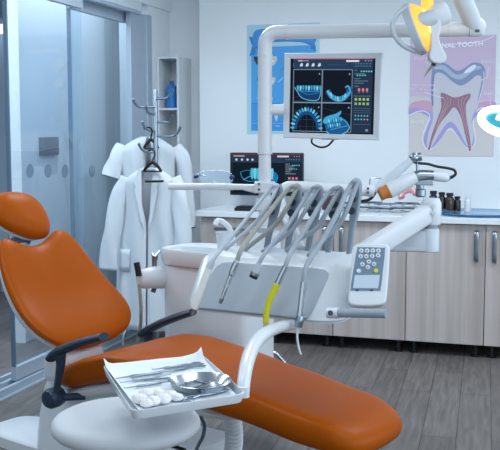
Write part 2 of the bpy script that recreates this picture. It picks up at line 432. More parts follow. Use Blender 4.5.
# ================================================================== COUNTER
XB = [-2.30, -1.82, -1.345, -.856, -.350, .14, .63, 1.12, 1.61]
def feet(t, x0, x1):
    for x in (x0+.05, x1-.05):
        for y in (YC+.06, YW-.08):
            obj('foot', MB().lathe([(.028, 0), (.028, .012), (.016, .016), (.016, .07), (.03, .076), (.03, .088)], (x, y, 0), seg=12), M_black, t)
desc = ['drawer unit with horizontal bar handles at the end of the counter', 'cupboard between the drawer unit and the white dental console', 'cupboard partly behind the keypad of the dental console',
        'cupboard right below the brown bottles', 'cupboard under the blue glass dish', 'cupboard at the edge of the picture', 'cupboard', 'cupboard']
for i in range(6):
    x0, x1 = XB[i]+.0015, XB[i+1]-.0015
    lab = ['pale ash drawer unit with horizontal bar handles at the free end of the counter',
           'pale ash cupboard next to the drawer unit, behind the white cuspidor cabinet',
           'pale ash cupboard behind the keypad of the dental console',
           'pale ash cupboard with one chrome handle, under the row of brown bottles',
           'pale ash cupboard on the far side of the double handles, under the blue glass dish',
           'pale ash cupboard at the end of the counter beyond the frame'][i]
    t = thing('base_cabinet', lab, 'cabinet', ((x0+x1)/2, YC+.3, 0), 0, 'base cabinets along the back wall')
    obj('carcass', MB().b2((x0, YC+.02, .088), (x1, YW-.005, .875)), M_cab, t, smooth=False)
    if i == 0:
        zz = [.088, .36, .62, .872]
        for k in range(3):
            f = obj('drawer', MB().b2((x0+.001, YC, zz[k]+.0015), (x1-.001, YC+.019, zz[k+1]-.0015)), M_cab, t, bevel=.0012)
            zc = (zz[k+1]-.075); xc = (x0+x1)/2
            obj('handle', MB().b2((xc-.13, YC-.03, zc-.011), (xc+.13, YC-.022, zc+.011)).b2((xc-.12, YC-.023, zc-.006), (xc-.10, YC, zc+.006)).b2((xc+.10, YC-.023, zc-.006), (xc+.12, YC, zc+.006)), M_steel, f, bevel=.001)
    else:
        f = obj('door', MB().b2((x0+.001, YC, .088), (x1-.001, YC+.019, .872)), M_cab, t, bevel=.0012)
        hx = x1-.055 if i in (1, 3, 5) else x0+.055
        hp = [Vector((hx, YC, .635)), Vector((hx, YC-.026, .65)), Vector((hx, YC-.029, .735)), Vector((hx, YC-.026, .82)), Vector((hx, YC, .835))]
        obj('handle', MB().tube(hp, .004, 10, smooth=4, flat=((1, 0, 0), 3.6)), M_steel, f)
    feet(t, x0, x1)
tag(obj('worktop', MB().b2((-2.335, YC-.035, .878), (1.6, YW-.002, .918)), M_top, bevel=.004), 'long white worktop over the pale ash cabinets along the back wall', 'worktop')
ZT = .9182

# desktop monitor on the worktop
YM = 6.42
a, b_ = at(230, 195, Y=YM), at(303, 153, Y=YM)
t = thing('desktop_monitor', 'black flat monitor standing on the worktop behind the white post, showing a jaw scan', 'monitor', ((a.x+b_.x)/2, YM+.05, ZT))
obj('housing', MB().b2((a.x, YM, a.z), (b_.x, YM+.035, b_.z)), M_black, t, bevel=.005)
xc = (a.x+b_.x)/2
obj('stand', MB().b2((xc-.03, YM+.036, ZT+.012), (xc+.03, YM+.06, a.z+.12)), M_black, t, bevel=.003)
obj('foot', MB().lathe([(.11, 0), (.11, .008), (.06, .012)], (xc, YM+.04, ZT), seg=32), M_black, t)
m = .008
W2, H2 = 100, 100*(b_.z-a.z-2*m)/(b_.x-a.x-2*m)
def fm2(x, y): return Vector((a.x+m+(b_.x-a.x-2*m)*x/100, YM-.0005, b_.z-m-(b_.z-a.z-2*m)*y/H2))
S = Art(fm2, (0, -1, 0), emit=.75, pre='lcd')
def menu_bar(S, W, H, k):
    S.rect(0, 0, W, 1.3, '#8a3550'); S.rect(0, 1.3, W, 11*k, '#2a3e55')
    S.rect(66, 2.2, 82, 4.4, '#dfe9f2')
    for j, x in enumerate((8, 16, 24, 31)): S.disc(x, 8*k, 1.7, '#dbe8f2', n=7)
    for j in range(6): S.rect(78+j*3.5, 7*k, 79.6+j*3.5, 8*k, '#7d93aa')
    for j in range(3): S.rect(89+j*3.5, 2.6, 90.3+j*3.5, 3.8, '#9fb2c4')
S.rect(0, 0, 100, H2, '#1d2c3d'); menu_bar(S, 100, H2, 1)
S.text('DENTAL SCAN', 4, 2.2, 20, 4, '#c8d6e2') if False else S.rect(4, 2.4, 20, 3.8, '#b8c8d6')
S.rect(3, 11, 76, H2-2, '#101c2a'); S.rect(3, 11, 76, 11.4, '#4c6072')
def jaw_side(S, ox, oy, w, c1='#2aa0dc', c2='#7fe4f4'):
    f = lambda p: [(ox+x*w, oy+y*w*.82) for x, y in p]
    S.line(f([(.02, .18), (.2, .12), (.35, .16)]), w*.012, c1, sm=5)
    S.poly(f([(.28, .3), (.3, .12), (.5, .06), (.8, .1), (.98, .22), (1.0, .38), (.9, .5), (.7, .46), (.5, .42)]), '#1c7fc0', sm=4)
    for k in range(8):
        x = .3+k*.075; S.poly(f([(x, .34), (x-.01, .1), (x+.03, .05), (x+.065, .1), (x+.055, .34), (x+.03, .4)]), c2 if k % 2 else '#52c8ec', sm=3)
    S.line(f([(.02, .18), (.08, .36), (.25, .46), (.45, .44), (.75, .5), (.95, .48), (1.0, .3)]), w*.018, c1, sm=5)
    S.line(f([(.1, .42), (.3, .3), (.5, .36), (.8, .38)]), w*.015, '#5ad2ee', sm=5)
jaw_side(S, 13, 17, 54)
for j in range(6): S.rect(78, 13+j*2.6, 84+(j*7) % 9, 13.8+j*2.6, '#8fa6ba')
for j in range(4): S.disc(88+j*3, 15, .9, '#5fd0e0'); S.disc(84+j*3, 20, .8, '#5fd0e0')
for j in range(3): S.rect(82+j*5, 31, 85+j*5, 34, '#e88c9c')
for j in range(4): S.rect(79, 38+j*2.2, 98, 38.5+j*2.2, '#5f7488')
S.build('screen', t)
# keyboard and mouse
k0, k1 = at(237, 212.3, Z=ZT), at(259, 208, Z=ZT)
kc = Vector((-1.95, 6.24, ZT))
kc = at(250, 212, Y=6.2); 
t = thing('keyboard', 'black computer keyboard on the worktop behind the white post', 'keyboard', (kc.x, 6.22, ZT))
obj('body', MB().b2((kc.x-.10, 6.15, ZT), (kc.x+.30, 6.29, ZT+.022)), M_black, t, bevel=.004)
ks = MB()
for r in range(5):
    for c in range(15): ks.b2((kc.x-.09+c*.0255, 6.157+r*.026, ZT+.0223), (kc.x-.069+c*.0255, 6.178+r*.026, ZT+.030))
obj('keys', ks, M_black, t, smooth=False)
mc = at(303, 212, Y=6.2)
tag(obj('computer_mouse', MB().ball((mc.x+.03, 6.2, ZT+.001), .05, .62, 1, .62).box((0, 0, -50), (.0001, .0001, .0001)) if False else MB().lathe([(.034, 0), (.036, .012), (.03, .026), (.014, .034), (.001, .036)], (mc.x+.04, 6.2, ZT), seg=20), M_black), 'small black mouse on the worktop beside the keyboard', 'mouse')

# bottles
def bottle(px, w, h, m, label, cap=M_black, y=6.52, group=None):
    c = at(px, 214, Y=y); c = Vector((c.x, y, ZT)); r = w/2
    t = thing('medicine_bottle', label, 'bottle', c, 0, group)
    obj('body', MB().lathe([(r*.92, 0), (r, .005), (r, h*.68), (r*.85, h*.76), (r*.62, h*.80), (r*.6, h*.84)], c), m, t)
    obj('cap', MB().lathe([(r*.8, h*.84), (r*.8, h*.985), (r*.74, h)], c), cap, t)
G = 'dark medicine bottles on the worktop'
bottle(441.5, .055, .135, M_blackb, 'black glass bottle closest to the pivot of the white console arm', group=G)
bottle(449.5, .062, .132, M_amberb, 'brown glass bottle in the middle of the dark bottles on the worktop', group=G, y=6.5)
bottle(457, .05, .108, M_blackb, 'short black bottle beside the brown glass bottle', group=G, y=6.53)
bottle(433, .06, .142, M_blackb, 'black bottle mostly hidden behind the console arm pivot', group=G, y=6.54)
bottle(467.5, .045, .115, M_white, 'small white bottle standing alone on the worktop', M_white, y=6.5)
gc = at(478, 215, Y=6.36)
t = thing('glass_dish', 'flat blue glass dish on the worktop in front of the white bottle', 'dish', (gc.x, 6.33, ZT))
obj('plate', MB().lathe([(.01, .004), (.20, .004), (.27, .016), (.275, .02), (.265, .018), (.2, .008), (.01, .008)], (gc.x, 6.36, ZT), seg=40), M_gtray, t)
obj('foot_ring', MB().lathe([(.1, 0), (.1, .0045), (.09, .0045), (.09, 0)], (gc.x, 6.36, ZT), seg=32, cap=False), M_gtray, t)

# ================================================================== POSTERS
YP = YW-.003
def poster_frame(tl, tr_, br, bl):
    A, B, C, D = (at(*q, Y=YP) for q in (tl, tr_, br, bl))
    return A, B, C, D
# ---- tooth chart
pc = [(410, 37.6), (495.5, 34.4), (494.3, 156.2), (409.3, 156)]
A, B, C, D = poster_frame(*pc)
x0 = (A.x+D.x)/2; x1 = (B.x+C.x)/2; z1 = (A.z+B.z)/2; z0 = (C.z+D.z)/2
t = thing('tooth_poster', 'lilac and grey wall chart of a cut-open tooth, hung beside the white monitor', 'poster', ((x0+x1)/2, YP, z0))
obj('sheet', MB().b2((x0, YP-.0006, z0), (x1, YW-.0004, z1)), mat('poster_paper', '#ccb9d2', .5, vary=.01), t, smooth=False)
def fmp(x, y):
    u = (x-409.7)/85.2; yt = 37.6-3.2*u; v = (y-yt)/(156.1-yt)
    return Vector((x0+(x1-x0)*u, YP-.0008, z1+(z0-z1)*v))
S = Art(fmp, (0, -1, 0), eps=.00012, pre='ink')
K = lambda pts, oy=30: [(405+x/5.26, oy+y/5.26) for x, y in pts]
E5 = K([(25, 30), (475, 20), (473, 400), (25, 400)])
S.rect(410, 110, 494.2, 155.8, '#d0cccb')
S.rect(410, 100, 494.2, 113, '#d0cccb')
S.poly([(410, 97), (413, 96), (430, 97), (433, 105), (433, 140), (410, 140)], '#d0cccb')
# gums
S.poly(K([(25, 395), (60, 375), (110, 370), (145, 385), (150, 470), (110, 440), (60, 420), (25, 425)]), '#c9a5bd', 4)
S.poly(K([(370, 410), (385, 385), (420, 372), (475, 375), (475, 420), (420, 410), (370, 440)]), '#c9a5bd', 4)
S.poly(K([(25, 415), (60, 408), (110, 425), (150, 440), (160, 480), (120, 450), (70, 432), (25, 445)]), '#a79fd0', 4)
S.poly(K([(475, 405), (430, 400), (395, 415), (370, 440), (355, 480), (400, 430), (475, 425)]), '#a79fd0', 4)
# bone outline
S.line(K([(25, 185), (70, 165), (110, 165), (135, 190), (115, 245), (98, 300), (108, 345), (132, 365), (165, 350), (200, 300), (245, 255), (290, 300), (320, 340), (350, 362), (375, 335), (375, 280), (365, 215), (380, 165), (410, 142), (475, 150)], 80), .8, '#eeeaf2', 5)
# ligament
S.poly(K([(150, 165), (140, 200), (118, 260), (104, 310), (112, 345), (132, 360), (165, 348), (205, 296), (245, 248), (285, 292), (320, 340), (348, 358), (370, 335), (370, 285), (356, 225), (370, 160)], 80), '#a5a0d2', 4)
# dentine and roots
S.poly(K([(145, 220), (165, 210), (220, 225), (285, 282), (345, 250), (395, 235), (405, 265), (395, 340), (372, 420), (356, 480), (368, 545), (362, 600), (352, 625), (330, 600), (300, 545), (268, 495), (245, 482), (222, 495), (185, 550), (150, 612), (133, 628), (122, 600), (130, 540), (152, 470), (148, 400), (145, 300)]), '#cac8d3', 4)
# enamel
S.poly(K([(142, 215), (155, 185), (185, 172), (220, 178), (270, 212), (310, 200), (350, 172), (390, 172), (415, 195), (420, 235), (408, 310), (385, 410), (380, 420), (392, 330), (402, 270), (398, 240), (372, 240), (330, 275), (290, 290), (250, 268), (210, 235), (175, 222), (155, 245), (150, 320), (148, 400), (138, 330)]), '#8697b8', 4)
S.poly(K([(150, 205), (180, 185), (215, 190), (268, 232), (310, 222), (350, 195), (385, 185), (400, 200), (360, 212), (320, 245), (285, 258), (245, 245), (205, 212), (170, 205)]), '#adbad2', 4)
S.poly(K([(310, 225), (335, 195), (365, 180), (372, 190), (350, 215)]), '#dfe8f4', 4)
S.line(K([(150, 240), (148, 320), (150, 400)]), 1.0, '#6680aa', 4)
S.line(K([(412, 215), (413, 270), (396, 350), (378, 420)]), .7, '#e4e8f2', 5)
# pulp
S.poly(K([(190, 72), (210, 68), (265, 90), (325, 72), (346, 70), (345, 92), (325, 130), (330, 200), (345, 280), (356, 358), (345, 362), (325, 290), (300, 195), (265, 142), (235, 172), (195, 222), (160, 295), (140, 360), (130, 362), (148, 285), (175, 205), (195, 140)], 80), '#9a7688', 4)
for pts in ([(200, 85), (215, 110), (205, 150), (180, 220)], [(225, 90), (230, 115), (215, 150), (165, 260)], [(245, 95), (240, 130), (215, 165), (140, 345)], [(335, 85), (315, 110), (318, 160), (335, 240)], [(310, 88), (300, 112), (308, 165), (340, 280)], [(285, 95), (285, 125), (300, 165), (350, 350)]):
    S.line(K(pts, 80), .45, '#c7a5b0', 5)
S.disc(*K([(133, 362)], 80)[0], .9, '#4b4650'); S.disc(*K([(350, 366)], 80)[0], .9, '#4b4650')
# title arc, words, leaders
S.line([(411, 45), (430, 45.6), (450, 44.4), (472, 42.6), (485, 39.5), (492.5, 35.4)], .9, '#e9e4f0', 6)
S.text('NAL TOOTH', 441.5, 43.4, 481.5, 48, '#f6f4fa', slope=-2.6); S.text('NAL TOOTH', 441.9, 43.2, 481.9, 47.8, '#f6f4fa', slope=-2.6); S.text('NAL TOOTH', 441.7, 43.7, 481.7, 48.3, '#f6f4fa', slope=-2.6)
wl = '#eae6f2'
S.text('Enamel', 414, 56.6, 431, 59.4, wl); S.line([(425, 62), (438, 69)], .4, '#f2f2f6')
S.text('Nerves and', 412.5, 83.4, 435, 86, wl); S.text('blood vessels', 411.5, 88, 437, 90.8, wl); S.line([(424, 92), (443.5, 97.8)], .45, '#f2f2f6')
S.text('Dentin', 481, 59.6, 494, 62.4, wl); S.line([(487.8, 66), (487.4, 76.5), (481, 80)], .45, '#eeeef4')
S.text('Gum', 484, 91, 492.5, 94, wl); S.line([(490, 94.5), (491, 105)], .4, '#eeeef4')
S.text('Bone', 411.5, 118.6, 425, 123.4, '#f0eef2')
S.build('print', t)
# ---- blue poster
A, B, C, D = poster_frame((247, 26), (319.8, 21.6), (319, 133), (247.3, 134.8))
x0 = A.x; x1 = B.x; z1 = (A.z+B.z)/2; z0 = (C.z+D.z)/2
t = thing('blue_poster', 'bright blue dental poster with a ribbon banner, behind the white lamp post', 'poster', ((x0+x1)/2, YP, z0))
obj('sheet', MB().b2((x0, YP-.0006, z0), (x1, YW-.0004, z1)), mat('poster_pale', '#a9cfe0', .5, vary=.01), t, smooth=False)
def fmb(x, y):
    u = (x-247.1)/72.5; yt = 26-4.4*u; yb = 134.8-1.8*u; v = (y-yt)/(yb-yt)
    return Vector((x0+(x1-x0)*u, YP-.0008, z1+(z0-z1)*v))
S = Art(fmb, (0, -1, 0), eps=.00012, pre='ink')
S.poly([(251.5, 48), (316, 44), (316, 130.5), (251.5, 131.5)], '#4a9edb')
S.rect(251.5, 104, 316, 131, '#3f93d6')
S.line([(251.5, 104), (285, 103), (316, 102)], .6, '#2b74b4')
S.line([(252, 124), (316, 122.5)], .5, '#79b8e2')
S.poly([(249, 37), (256, 39), (256, 54), (249.5, 57), (252.5, 47)], '#2f7ec4')
S.poly([(317.5, 36), (311, 35), (311, 48), (316.5, 50), (314.5, 43)], '#2f7ec4')
S.poly([(254, 33), (270, 28.5), (300, 27.5), (314, 29), (314, 45), (300, 41), (270, 42.5), (255, 50)], '#3c8fd2', 4)
S.line([(254.5, 49), (270, 42.2), (300, 41), (314, 44)], .7, '#1d5c9c', 5)
S.line([(258, 38), (275, 35.5), (300, 35), (311, 37)], .8, '#7fbbe6', 4)
for (cx, cy, r) in ((266, 57, 12), (267, 78, 9.5)):
    S.poly([(cx-r, cy), (cx+r*.95, cy-1)]+[(cx+r*math.cos(q), cy+r*.95*math.sin(q)) for q in (PI*k/10 for k in range(1, 10))], '#33383f')
    S.poly([(cx-2, cy), (cx+r*.95, cy-1)]+[(cx+r*math.cos(q), cy+r*.95*math.sin(q)) for q in (PI*k/16 for k in range(1, 8))], '#c3c7ca')
    S.disc(cx, cy+1, r*.45, '#e3e3e0')
    S.disc(cx+r*.6, cy+r*.35, 1, '#e8ecef'); S.disc(cx+r*.3, cy+r*.6, .9, '#e8ecef')
S.line([(281, 71), (290, 62), (300, 62)], .5, '#2b74b4'); S.line([(279, 82), (284, 77)], .5, '#d9e8f2')
S.poly([(275, 115), (279, 115), (278, 120), (277, 121.5), (276, 120)], '#d0c8c4')
S.line([(276, 126), (281, 126)], .5, '#b9dcf0'); S.line([(300, 53.5), (314, 53)], .5, '#b9dcf0')
S.build('print', t)

# ================================================================== DENTAL CHAIR
CH = CV(-.727, 4.1, 0); AX = YAW - math.radians(36)
def fr_pts(T, p): return MAT[T.name] @ Vector(p)
chair = thing('dental_chair', 'reclined orange dental chair with navy armrests on a white base', 'dental chair', CH, AX)
CX = (MAT[chair.name].to_3x3() @ Vector((1, 0, 0))); CY = (MAT[chair.name].to_3x3() @ Vector((0, 1, 0)))
def interp(tab, s):
    if s <= tab[0][0]: return tab[0][1]
    for (a, b), (c, d) in zip(tab, tab[1:]):
        if s <= c:
            t = (s-a)/(c-a); t = t*t*(3-2*t)*.5+t*.5; return b+(d-b)*t
    return tab[-1][1]
ZTOP = [(0, .475), (.1, .49), (.25, .54), (.38, .573), (.5, .578), (.7, .56), (1.0, .52), (1.3, .475), (1.55, .43)]
so = [(.025, 0), (.025, .15), (.045, .225), (.12, .262), (.35, .27), (.55, .265), (.8, .25), (1.05, .237), (1.32, .225), (1.43, .205), (1.49, .14), (1.505, 0)]
so = smooth_poly(so + [(x, -y) for x, y in so[-2:0:-1]], 5)
def seat_map(dz):
    return lambda a, b, h: Vector((a, b, interp(ZTOP, a)-.06+h-dz + (.10*max(0, abs(b)-.16)**2*6)))
obj('seat_cushion', MB().pillow(so, .06, .06, seat_map(0), p=14, rings=14, centre=(.75, 0)), M_orange, chair, local=True)
sh = smooth_poly([(.02, 0), (.04, .2), (.2, .235), (.6, .22), (.86, .16), (.93, 0), (.86, -.16), (.6, -.22), (.2, -.235), (.04, -.2)], 5)
obj('seat_shell', MB().pillow(sh, .03, .05, lambda a, b, h: Vector((a, b, interp(ZTOP, a)-.135+h-.02*a)), p=4, rings=8, centre=(.45, 0)), M_whitem, chair, local=True)
# backrest
BB, BU, BN = Vector((-.01, 0, .53)), Vector((-.655, 0, .756)), Vector((.756, 0, .655))
half = [(0, -.045), (.12, -.04), (.21, -.015), (.275, .05), (.30, .14), (.292, .25), (.268, .38), (.24, .48), (.205, .545), (.165, .57), (.12, .555), (.06, .53), (0, .52)]
bo = smooth_poly(half + [(-x, y) for x, y in half[-2:0:-1]], 4)
rl = math.radians(3.2); bo = [Vector((p.x*math.cos(rl)-(p.y-.25)*math.sin(rl), .25+p.x*math.sin(rl)+(p.y-.25)*math.cos(rl))) for p in bo]
def back_map(o, k=.55): return lambda a, b, h: BB + Vector((0, a, 0)) + BU*b + BN*(h+o+k*a*a-.05*math.sin(min(1, max(0, b/.56))*PI))
obj('backrest_cushion', MB().pillow(bo, .055, .04, back_map(.03), p=3.4, rings=10, centre=(0, .25)), M_orange, chair, local=True)
obj('backrest_shell', MB().pillow([(x*.93, .25+(y-.25)*.93) for x, y in bo], .03, .038, back_map(-.008), p=4, rings=8, centre=(0, .25)), M_white, chair, local=True)
# headrest
HC, HU, HN = Vector((-.458, .0, 1.058)), Vector((-.5, 0, .866)), Vector((.866, 0, .5))
ho = smooth_poly([(-.152, .03), (-.135, .095), (-.07, .122), (.03, .118), (.105, .09), (.148, .03), (.152, -.05), (.118, -.112), (.05, -.128), (-.03, -.105), (-.115, -.045)], 4)
hm = lambda o: (lambda a, b, h: HC + Vector((0, a, 0)) + HU*b + HN*(h+o-.5*a*a))
obj('headrest_cushion', MB().pillow(ho, .055, .035, hm(.03), p=2.6, rings=9), M_orange, chair, local=True)
obj('headrest_shell', MB().pillow([(x*.93, y*.93) for x, y in ho], .01, .035, hm(.0), p=3, rings=7), M_white, chair, local=True)
obj('headrest_bracket', MB().tube([HC-HN*.03, HC-HN*.05-HU*.1, BB+BU*.5-BN*.035], [.024, .022, .028], 14, smooth=5, flat=((0, 1, 0), 1.7)), M_white, chair, local=True)
obj('headrest_joint', MB().cyl(HC-HU*.1-HN*.035+Vector((0, -.045, 0)), HC-HU*.1-HN*.035+Vector((0, .045, 0)), .02), M_dkgrey, chair, local=True)
# hinge cover, pedestal, base
obj('hinge_cover', MB().b2((-.10, -.20, .36), (.04, .09, .515)), M_white, chair, local=True, bevel=.05, seg=4)
rs = []
for z, hx, hy, ox in ((.05, .31, .20, .09), (.12, .305, .195, .09), (.22, .29, .185, .09), (.33, .265, .175, .09), (.385, .235, .165, .09), (.42, .17, .12, .09)):
    rs.append([Vector((ox+x, y, z)) for x, y in ell(hx, hy, 40, 3.6)])
obj('pedestal', MB().rings(rs), M_white, chair, local=True)
bp = MB()
for z, e in ((0, 0), (.05, 0), (.062, -.014)):
    pass
bp.rings([[Vector((.05+x, y, z)) for x, y in ell(.64+e, .17+e, 48, 4.5)] for z, e in ((0, 0), (.048, 0), (.058, -.008), (.062, -.02))])
bp.b2((.08, .15, 0), (.46, .50, .058))
obj('side_bracket', MB().b2((.06, .12, .24), (.24, .415, .33)), M_white, chair, local=True, bevel=.02, seg=3)
obj('base_plate', bp, M_white, chair, local=True)
# armrests
P_near, P_far = fr_pts(chair, (0, -.31, 0)), fr_pts(chair, (0, .315, 0))
def A_(pts, P): return [atp(x, y, P, CY) for x, y in pts]
for P, sgn, pad, up, kn, pr, ur in (
        (P_near, -1, [(51, 358.5), (57, 352.5), (68, 347.5), (86, 341), (104, 336.5)], [(60.5, 353), (60.5, 365), (58.5, 378), (56.5, 392)], (52.5, 398), [.018, .0195, .0195, .0185, .0165], [.027, .021, .0165, .016]),
        (P_far, 1, [(142, 334), (150, 329), (163, 322.5), (180, 316), (193, 312)], [(148.5, 333), (148, 345), (147, 356), (146, 370)], (141, 378), [.018, .0195, .0195, .018, .016], [.026, .022, .02, .022])):
    a = obj('armrest', MB().tube(A_(pad, P), pr, 14, smooth=5, flat=(CY, 1.75)).tube(A_(up, P), ur, 14, smooth=4, flat=(CY, .8)), M_navy, chair)
    c = atp(kn[0], kn[1], P, CY)
    obj('pivot', MB().lathe([(.02, -.05), (.036, -.045), (.043, -.02), (.043, .015), (.034, .03), (.02, .034)], c, CY*-sgn*-1 if sgn > 0 else CY*-1, 24), M_navy, a)
    obj('axle', MB().cyl(c-CX*0+CY*(-sgn*.0), c-CY*sgn*.10+CX*.09, .016), M_navy, a)
# bellows hose under the seat, cable
h0, h1 = at(231, 412, d=3.87), at(231.5, 462, d=4.0); h1 = Vector((h1.x, h1.y, .03))
pts = []; rr = []
for i in range(60):
    t = i/59; pts.append(h0.lerp(h1, t)+R_*(.012*math.sin(t*3))); rr.append(.036+.0045*math.cos(i*PI*.8))
obj('corrugated_hose', MB().tube(pts, rr, 16), M_whitem, chair)
obj('cable', MB().tube([at(199, 415, d=3.75), at(204, 424, d=3.75), at(203, 436, d=3.8), Vector(at(198, 446, d=3.85)), at(193, 460, d=3.95)], .008, 8, smooth=5), M_dkgrey, chair)

# ================================================================== CUSPIDOR CABINET
cl = lambda x, y, z=0: fr_pts(chair, (x, y, z))
CO = cl(.312, .555)
cusp = thing('cuspidor_unit', 'white spittoon cabinet with a basin, standing beside the orange chair', 'dental unit', CO, AX)
def se(hx, hy, z, e=6, n=56, ox=0, oy=0): return [Vector((ox+x, oy+y, z)) for x, y in ell(hx, hy, n, e)]
obj('cabinet', MB().rings([se(.235, .13, .235), se(.25, .145, .25), se(.25, .145, .80), se(.247, .142, .835)]), M_white, cusp, local=True)
obj('basin', MB().rings([se(.248, .14, .835), se(.264, .158, .842, 4.5), se(.272, .166, .86, 4.2), se(.276, .17, .902, 4), se(.272, .166, .914, 4), se(.262, .156, .916, 4), se(.232, .085, .911, 3, ox=-.015, oy=-.055), se(.215, .075, .87, 3, ox=-.015, oy=-.055), se(.10, .04, .845, 2, ox=-.015, oy=-.05)]), M_white, cusp, local=True)
obj('drain', MB().lathe([(.022, .8445), (.022, .848), (.016, .8485)], (-.01, -.05, 0), seg=20), M_chrome, cusp, local=True)
cz = .9145
cb = at(224, 250.5, Z=cz)
sp = [at(234, 250, d=4.5), at(232.5, 238, d=4.5), at(229, 227.5, d=4.48), at(222.5, 221.5, d=4.46), at(217.5, 220.5, d=4.45), at(215.5, 224.5, d=4.44)]
sp[0].z = cz-.01
obj('spout', MB().tube(sp, [.015, .014, .0135, .0125, .012, .012], 14, smooth=5), M_white, cusp)
t = thing('rinsing_cup', 'white rinsing cup under the curved spout of the spittoon', 'cup', cb)
obj('body', MB().lathe([(.029, 0), (.031, .004), (.038, .082), (.040, .084), (.040, .087), (.0365, .087), (.029, .008), (.002, .006)], cb, seg=28), M_whitem, t)
# holder for the suction tube
hd = MB().tube([at(162, 277, d=4.42), at(152, 277.5, d=4.38), at(143, 279, d=4.36), at(138, 280, d=4.35)], [.052, .048, .042, .034], 16, smooth=4, flat=((0, 0, 1), 1.1))
obj('holder_arm', hd, M_white, cusp)
obj('holder_bracket', MB().tube([at(153, 292, d=4.40), at(156, 283, d=4.40), at(158, 274, d=4.42)], .012, 10), M_dkgrey, cusp)
t = thing('suction_hose', 'thin suction hose with a black tip held beside the spittoon cabinet', 'hose', at(139, 340, d=4.35))
obj('hose', MB().tube([at(139, 284, d=4.34), at(140.5, 300, d=4.34), at(141, 315, d=4.35), at(140, 330, d=4.4), at(137, 345, d=4.45), at(136, 365, d=4.5)], .0085, 10, smooth=5), M_hoseb, t)
obj('tip', MB().tube([at(139, 276, d=4.31), at(138, 270, d=4.31), at(136.5, 262.5, d=4.31)], .0145, 12), M_black, t)
t = thing('saliva_ejector', 'small chrome suction nozzle standing up from the white holder beside the cuspidor', 'nozzle', at(155, 268, d=4.4))
obj('body', MB().tube([at(154.5, 270, d=4.40), at(154.5, 262, d=4.40), at(155, 256, d=4.40)], [.013, .012, .016], 12), M_steel, t)
obj('valve', MB().tube([at(151.5, 253, d=4.40), at(155, 257, d=4.40), at(160, 251, d=4.40)], [.006, .009, .005], 10), M_chrome, t)

# ================================================================== LAMP POST ON THE CABINET
PD = 4.33; PL = (264.8-250)/930*PD
pz = lambda y, d=PD: EYE+(133-y)/930*d
PB = CV(PL, PD, .914)
post = thing('lamp_post', 'white tubular post with a long horizontal arm rising from the cuspidor cabinet', 'post', PB)
vert = lambda z: CV(PL, PD, z)
obj('foot_block', MB().rings([[vert(z)+R_*x+H_*y for x, y in ell(hx, hx*.85, 36, 5)] for z, hx in ((.913, .075), (.98, .073), (1.0, .068))]), M_white, post)
obj('ring', MB().lathe([(.052, 0), (.052, .02)], vert(1.0), seg=32), M_gpanel, post)
obj('lower_tube', MB().cyl(vert(1.02), vert(pz(153)), .0285, 28), M_white, post)
obj('collar', MB().lathe([(.04, 0), (.044, .004), (.044, .055), (.04, .059)], vert(pz(210.5)), seg=32), M_white, post)
ae = math.radians(-9); AD = R_*math.cos(ae)+H_*math.sin(ae)
zt = pz(34.5); rb = .055
main = [vert(pz(153)), vert(zt-.3), vert(zt-rb)] + [vert(zt-rb)+AD*(rb*(1-math.cos(q)))+Vector((0, 0, rb*math.sin(q))) for q in (PI/2*i/8 for i in range(1, 9))]
E0 = main[-1]; E1 = CV(PL, PD, zt)+AD*.905
obj('upper_tube', MB().tube(main+[E0+AD*.3, E1], .0325, 28), M_white, post)
for y in (57, 99, 153):
    obj('ring', MB().lathe([(.0345, -.004), (.0352, 0), (.0345, .004)], vert(pz(y)), seg=32), M_white, post)
for s in (.10, .83):
    obj('ring', MB().lathe([(.0345, -.004), (.0352, 0), (.0345, .004)], CV(PL, PD, zt)+AD*s, AD, 32), M_white, post)
obj('branch_tube', MB().cyl(vert(pz(110)), vert(pz(110))+R_*.085+H_*.01, .026, 24), M_white, post)
# bracket and side bar
obj('bracket', MB().box(vert((pz(181.5)+pz(192.5))/2)+R_*.0, (.098, .085, pz(181.5)-pz(192.5)), Matrix.Rotation(YAW, 3, 'Z')), M_white, post, bevel=.006)
sc = MB()
for y in (184, 189.5): sc.lathe([(.006, 0), (.006, .004)], at(259, y, d=PD-.0435), H_*-1, 10)
obj('screw', sc, M_dkgrey, post)
s0, s1 = at(256, 187, d=PD), at(169, 186.4, d=PD+.05)
obj('side_bar', MB().tube([s0, s0.lerp(s1, .25), s0.lerp(s1, .3), s1], [.013, .0145, .0165, .0165], 12, flat=((0, 0, 1), 1.0)).tube([at(256, 190.5, d=PD), at(240, 188, d=PD)], [.014, .006], 10), M_white, post)
# knuckle and rising spring arm
obj('knuckle', MB().lathe([(.034, 0), (.035, .004), (.035, .05), (.03, .065), (.015, .073)], E1, AD, 28).ball(E1+AD*.045+Vector((0, 0, .012)), .036, seg=20), M_white, post)
obj('knuckle_joint', MB().lathe([(.0345, 0), (.0358, .002), (.0345, .004)], E1+AD*.006, AD, 24).box(E1+AD*.036-H_*.033+Vector((0, 0, -.012)), (.018, .008, .012), Matrix.Rotation(YAW, 3, 'Z')), M_dkgrey, post)
K0 = E1+AD*.035+Vector((0, 0, .005)); K1 = at(441, -48, d=4.0)
obj('spring_arm', MB().tube([K0, K0.lerp(K1, .2), K1], [.036, .041, .041], 24), mat('arm_grey', '#cfd7de', .35), post)
obj('spring_arm_end', MB().ball(K1, .05).tube([K1, at(427, -42, d=4.0), at(427, -30, d=4.0)], .02, 14), M_white, post)

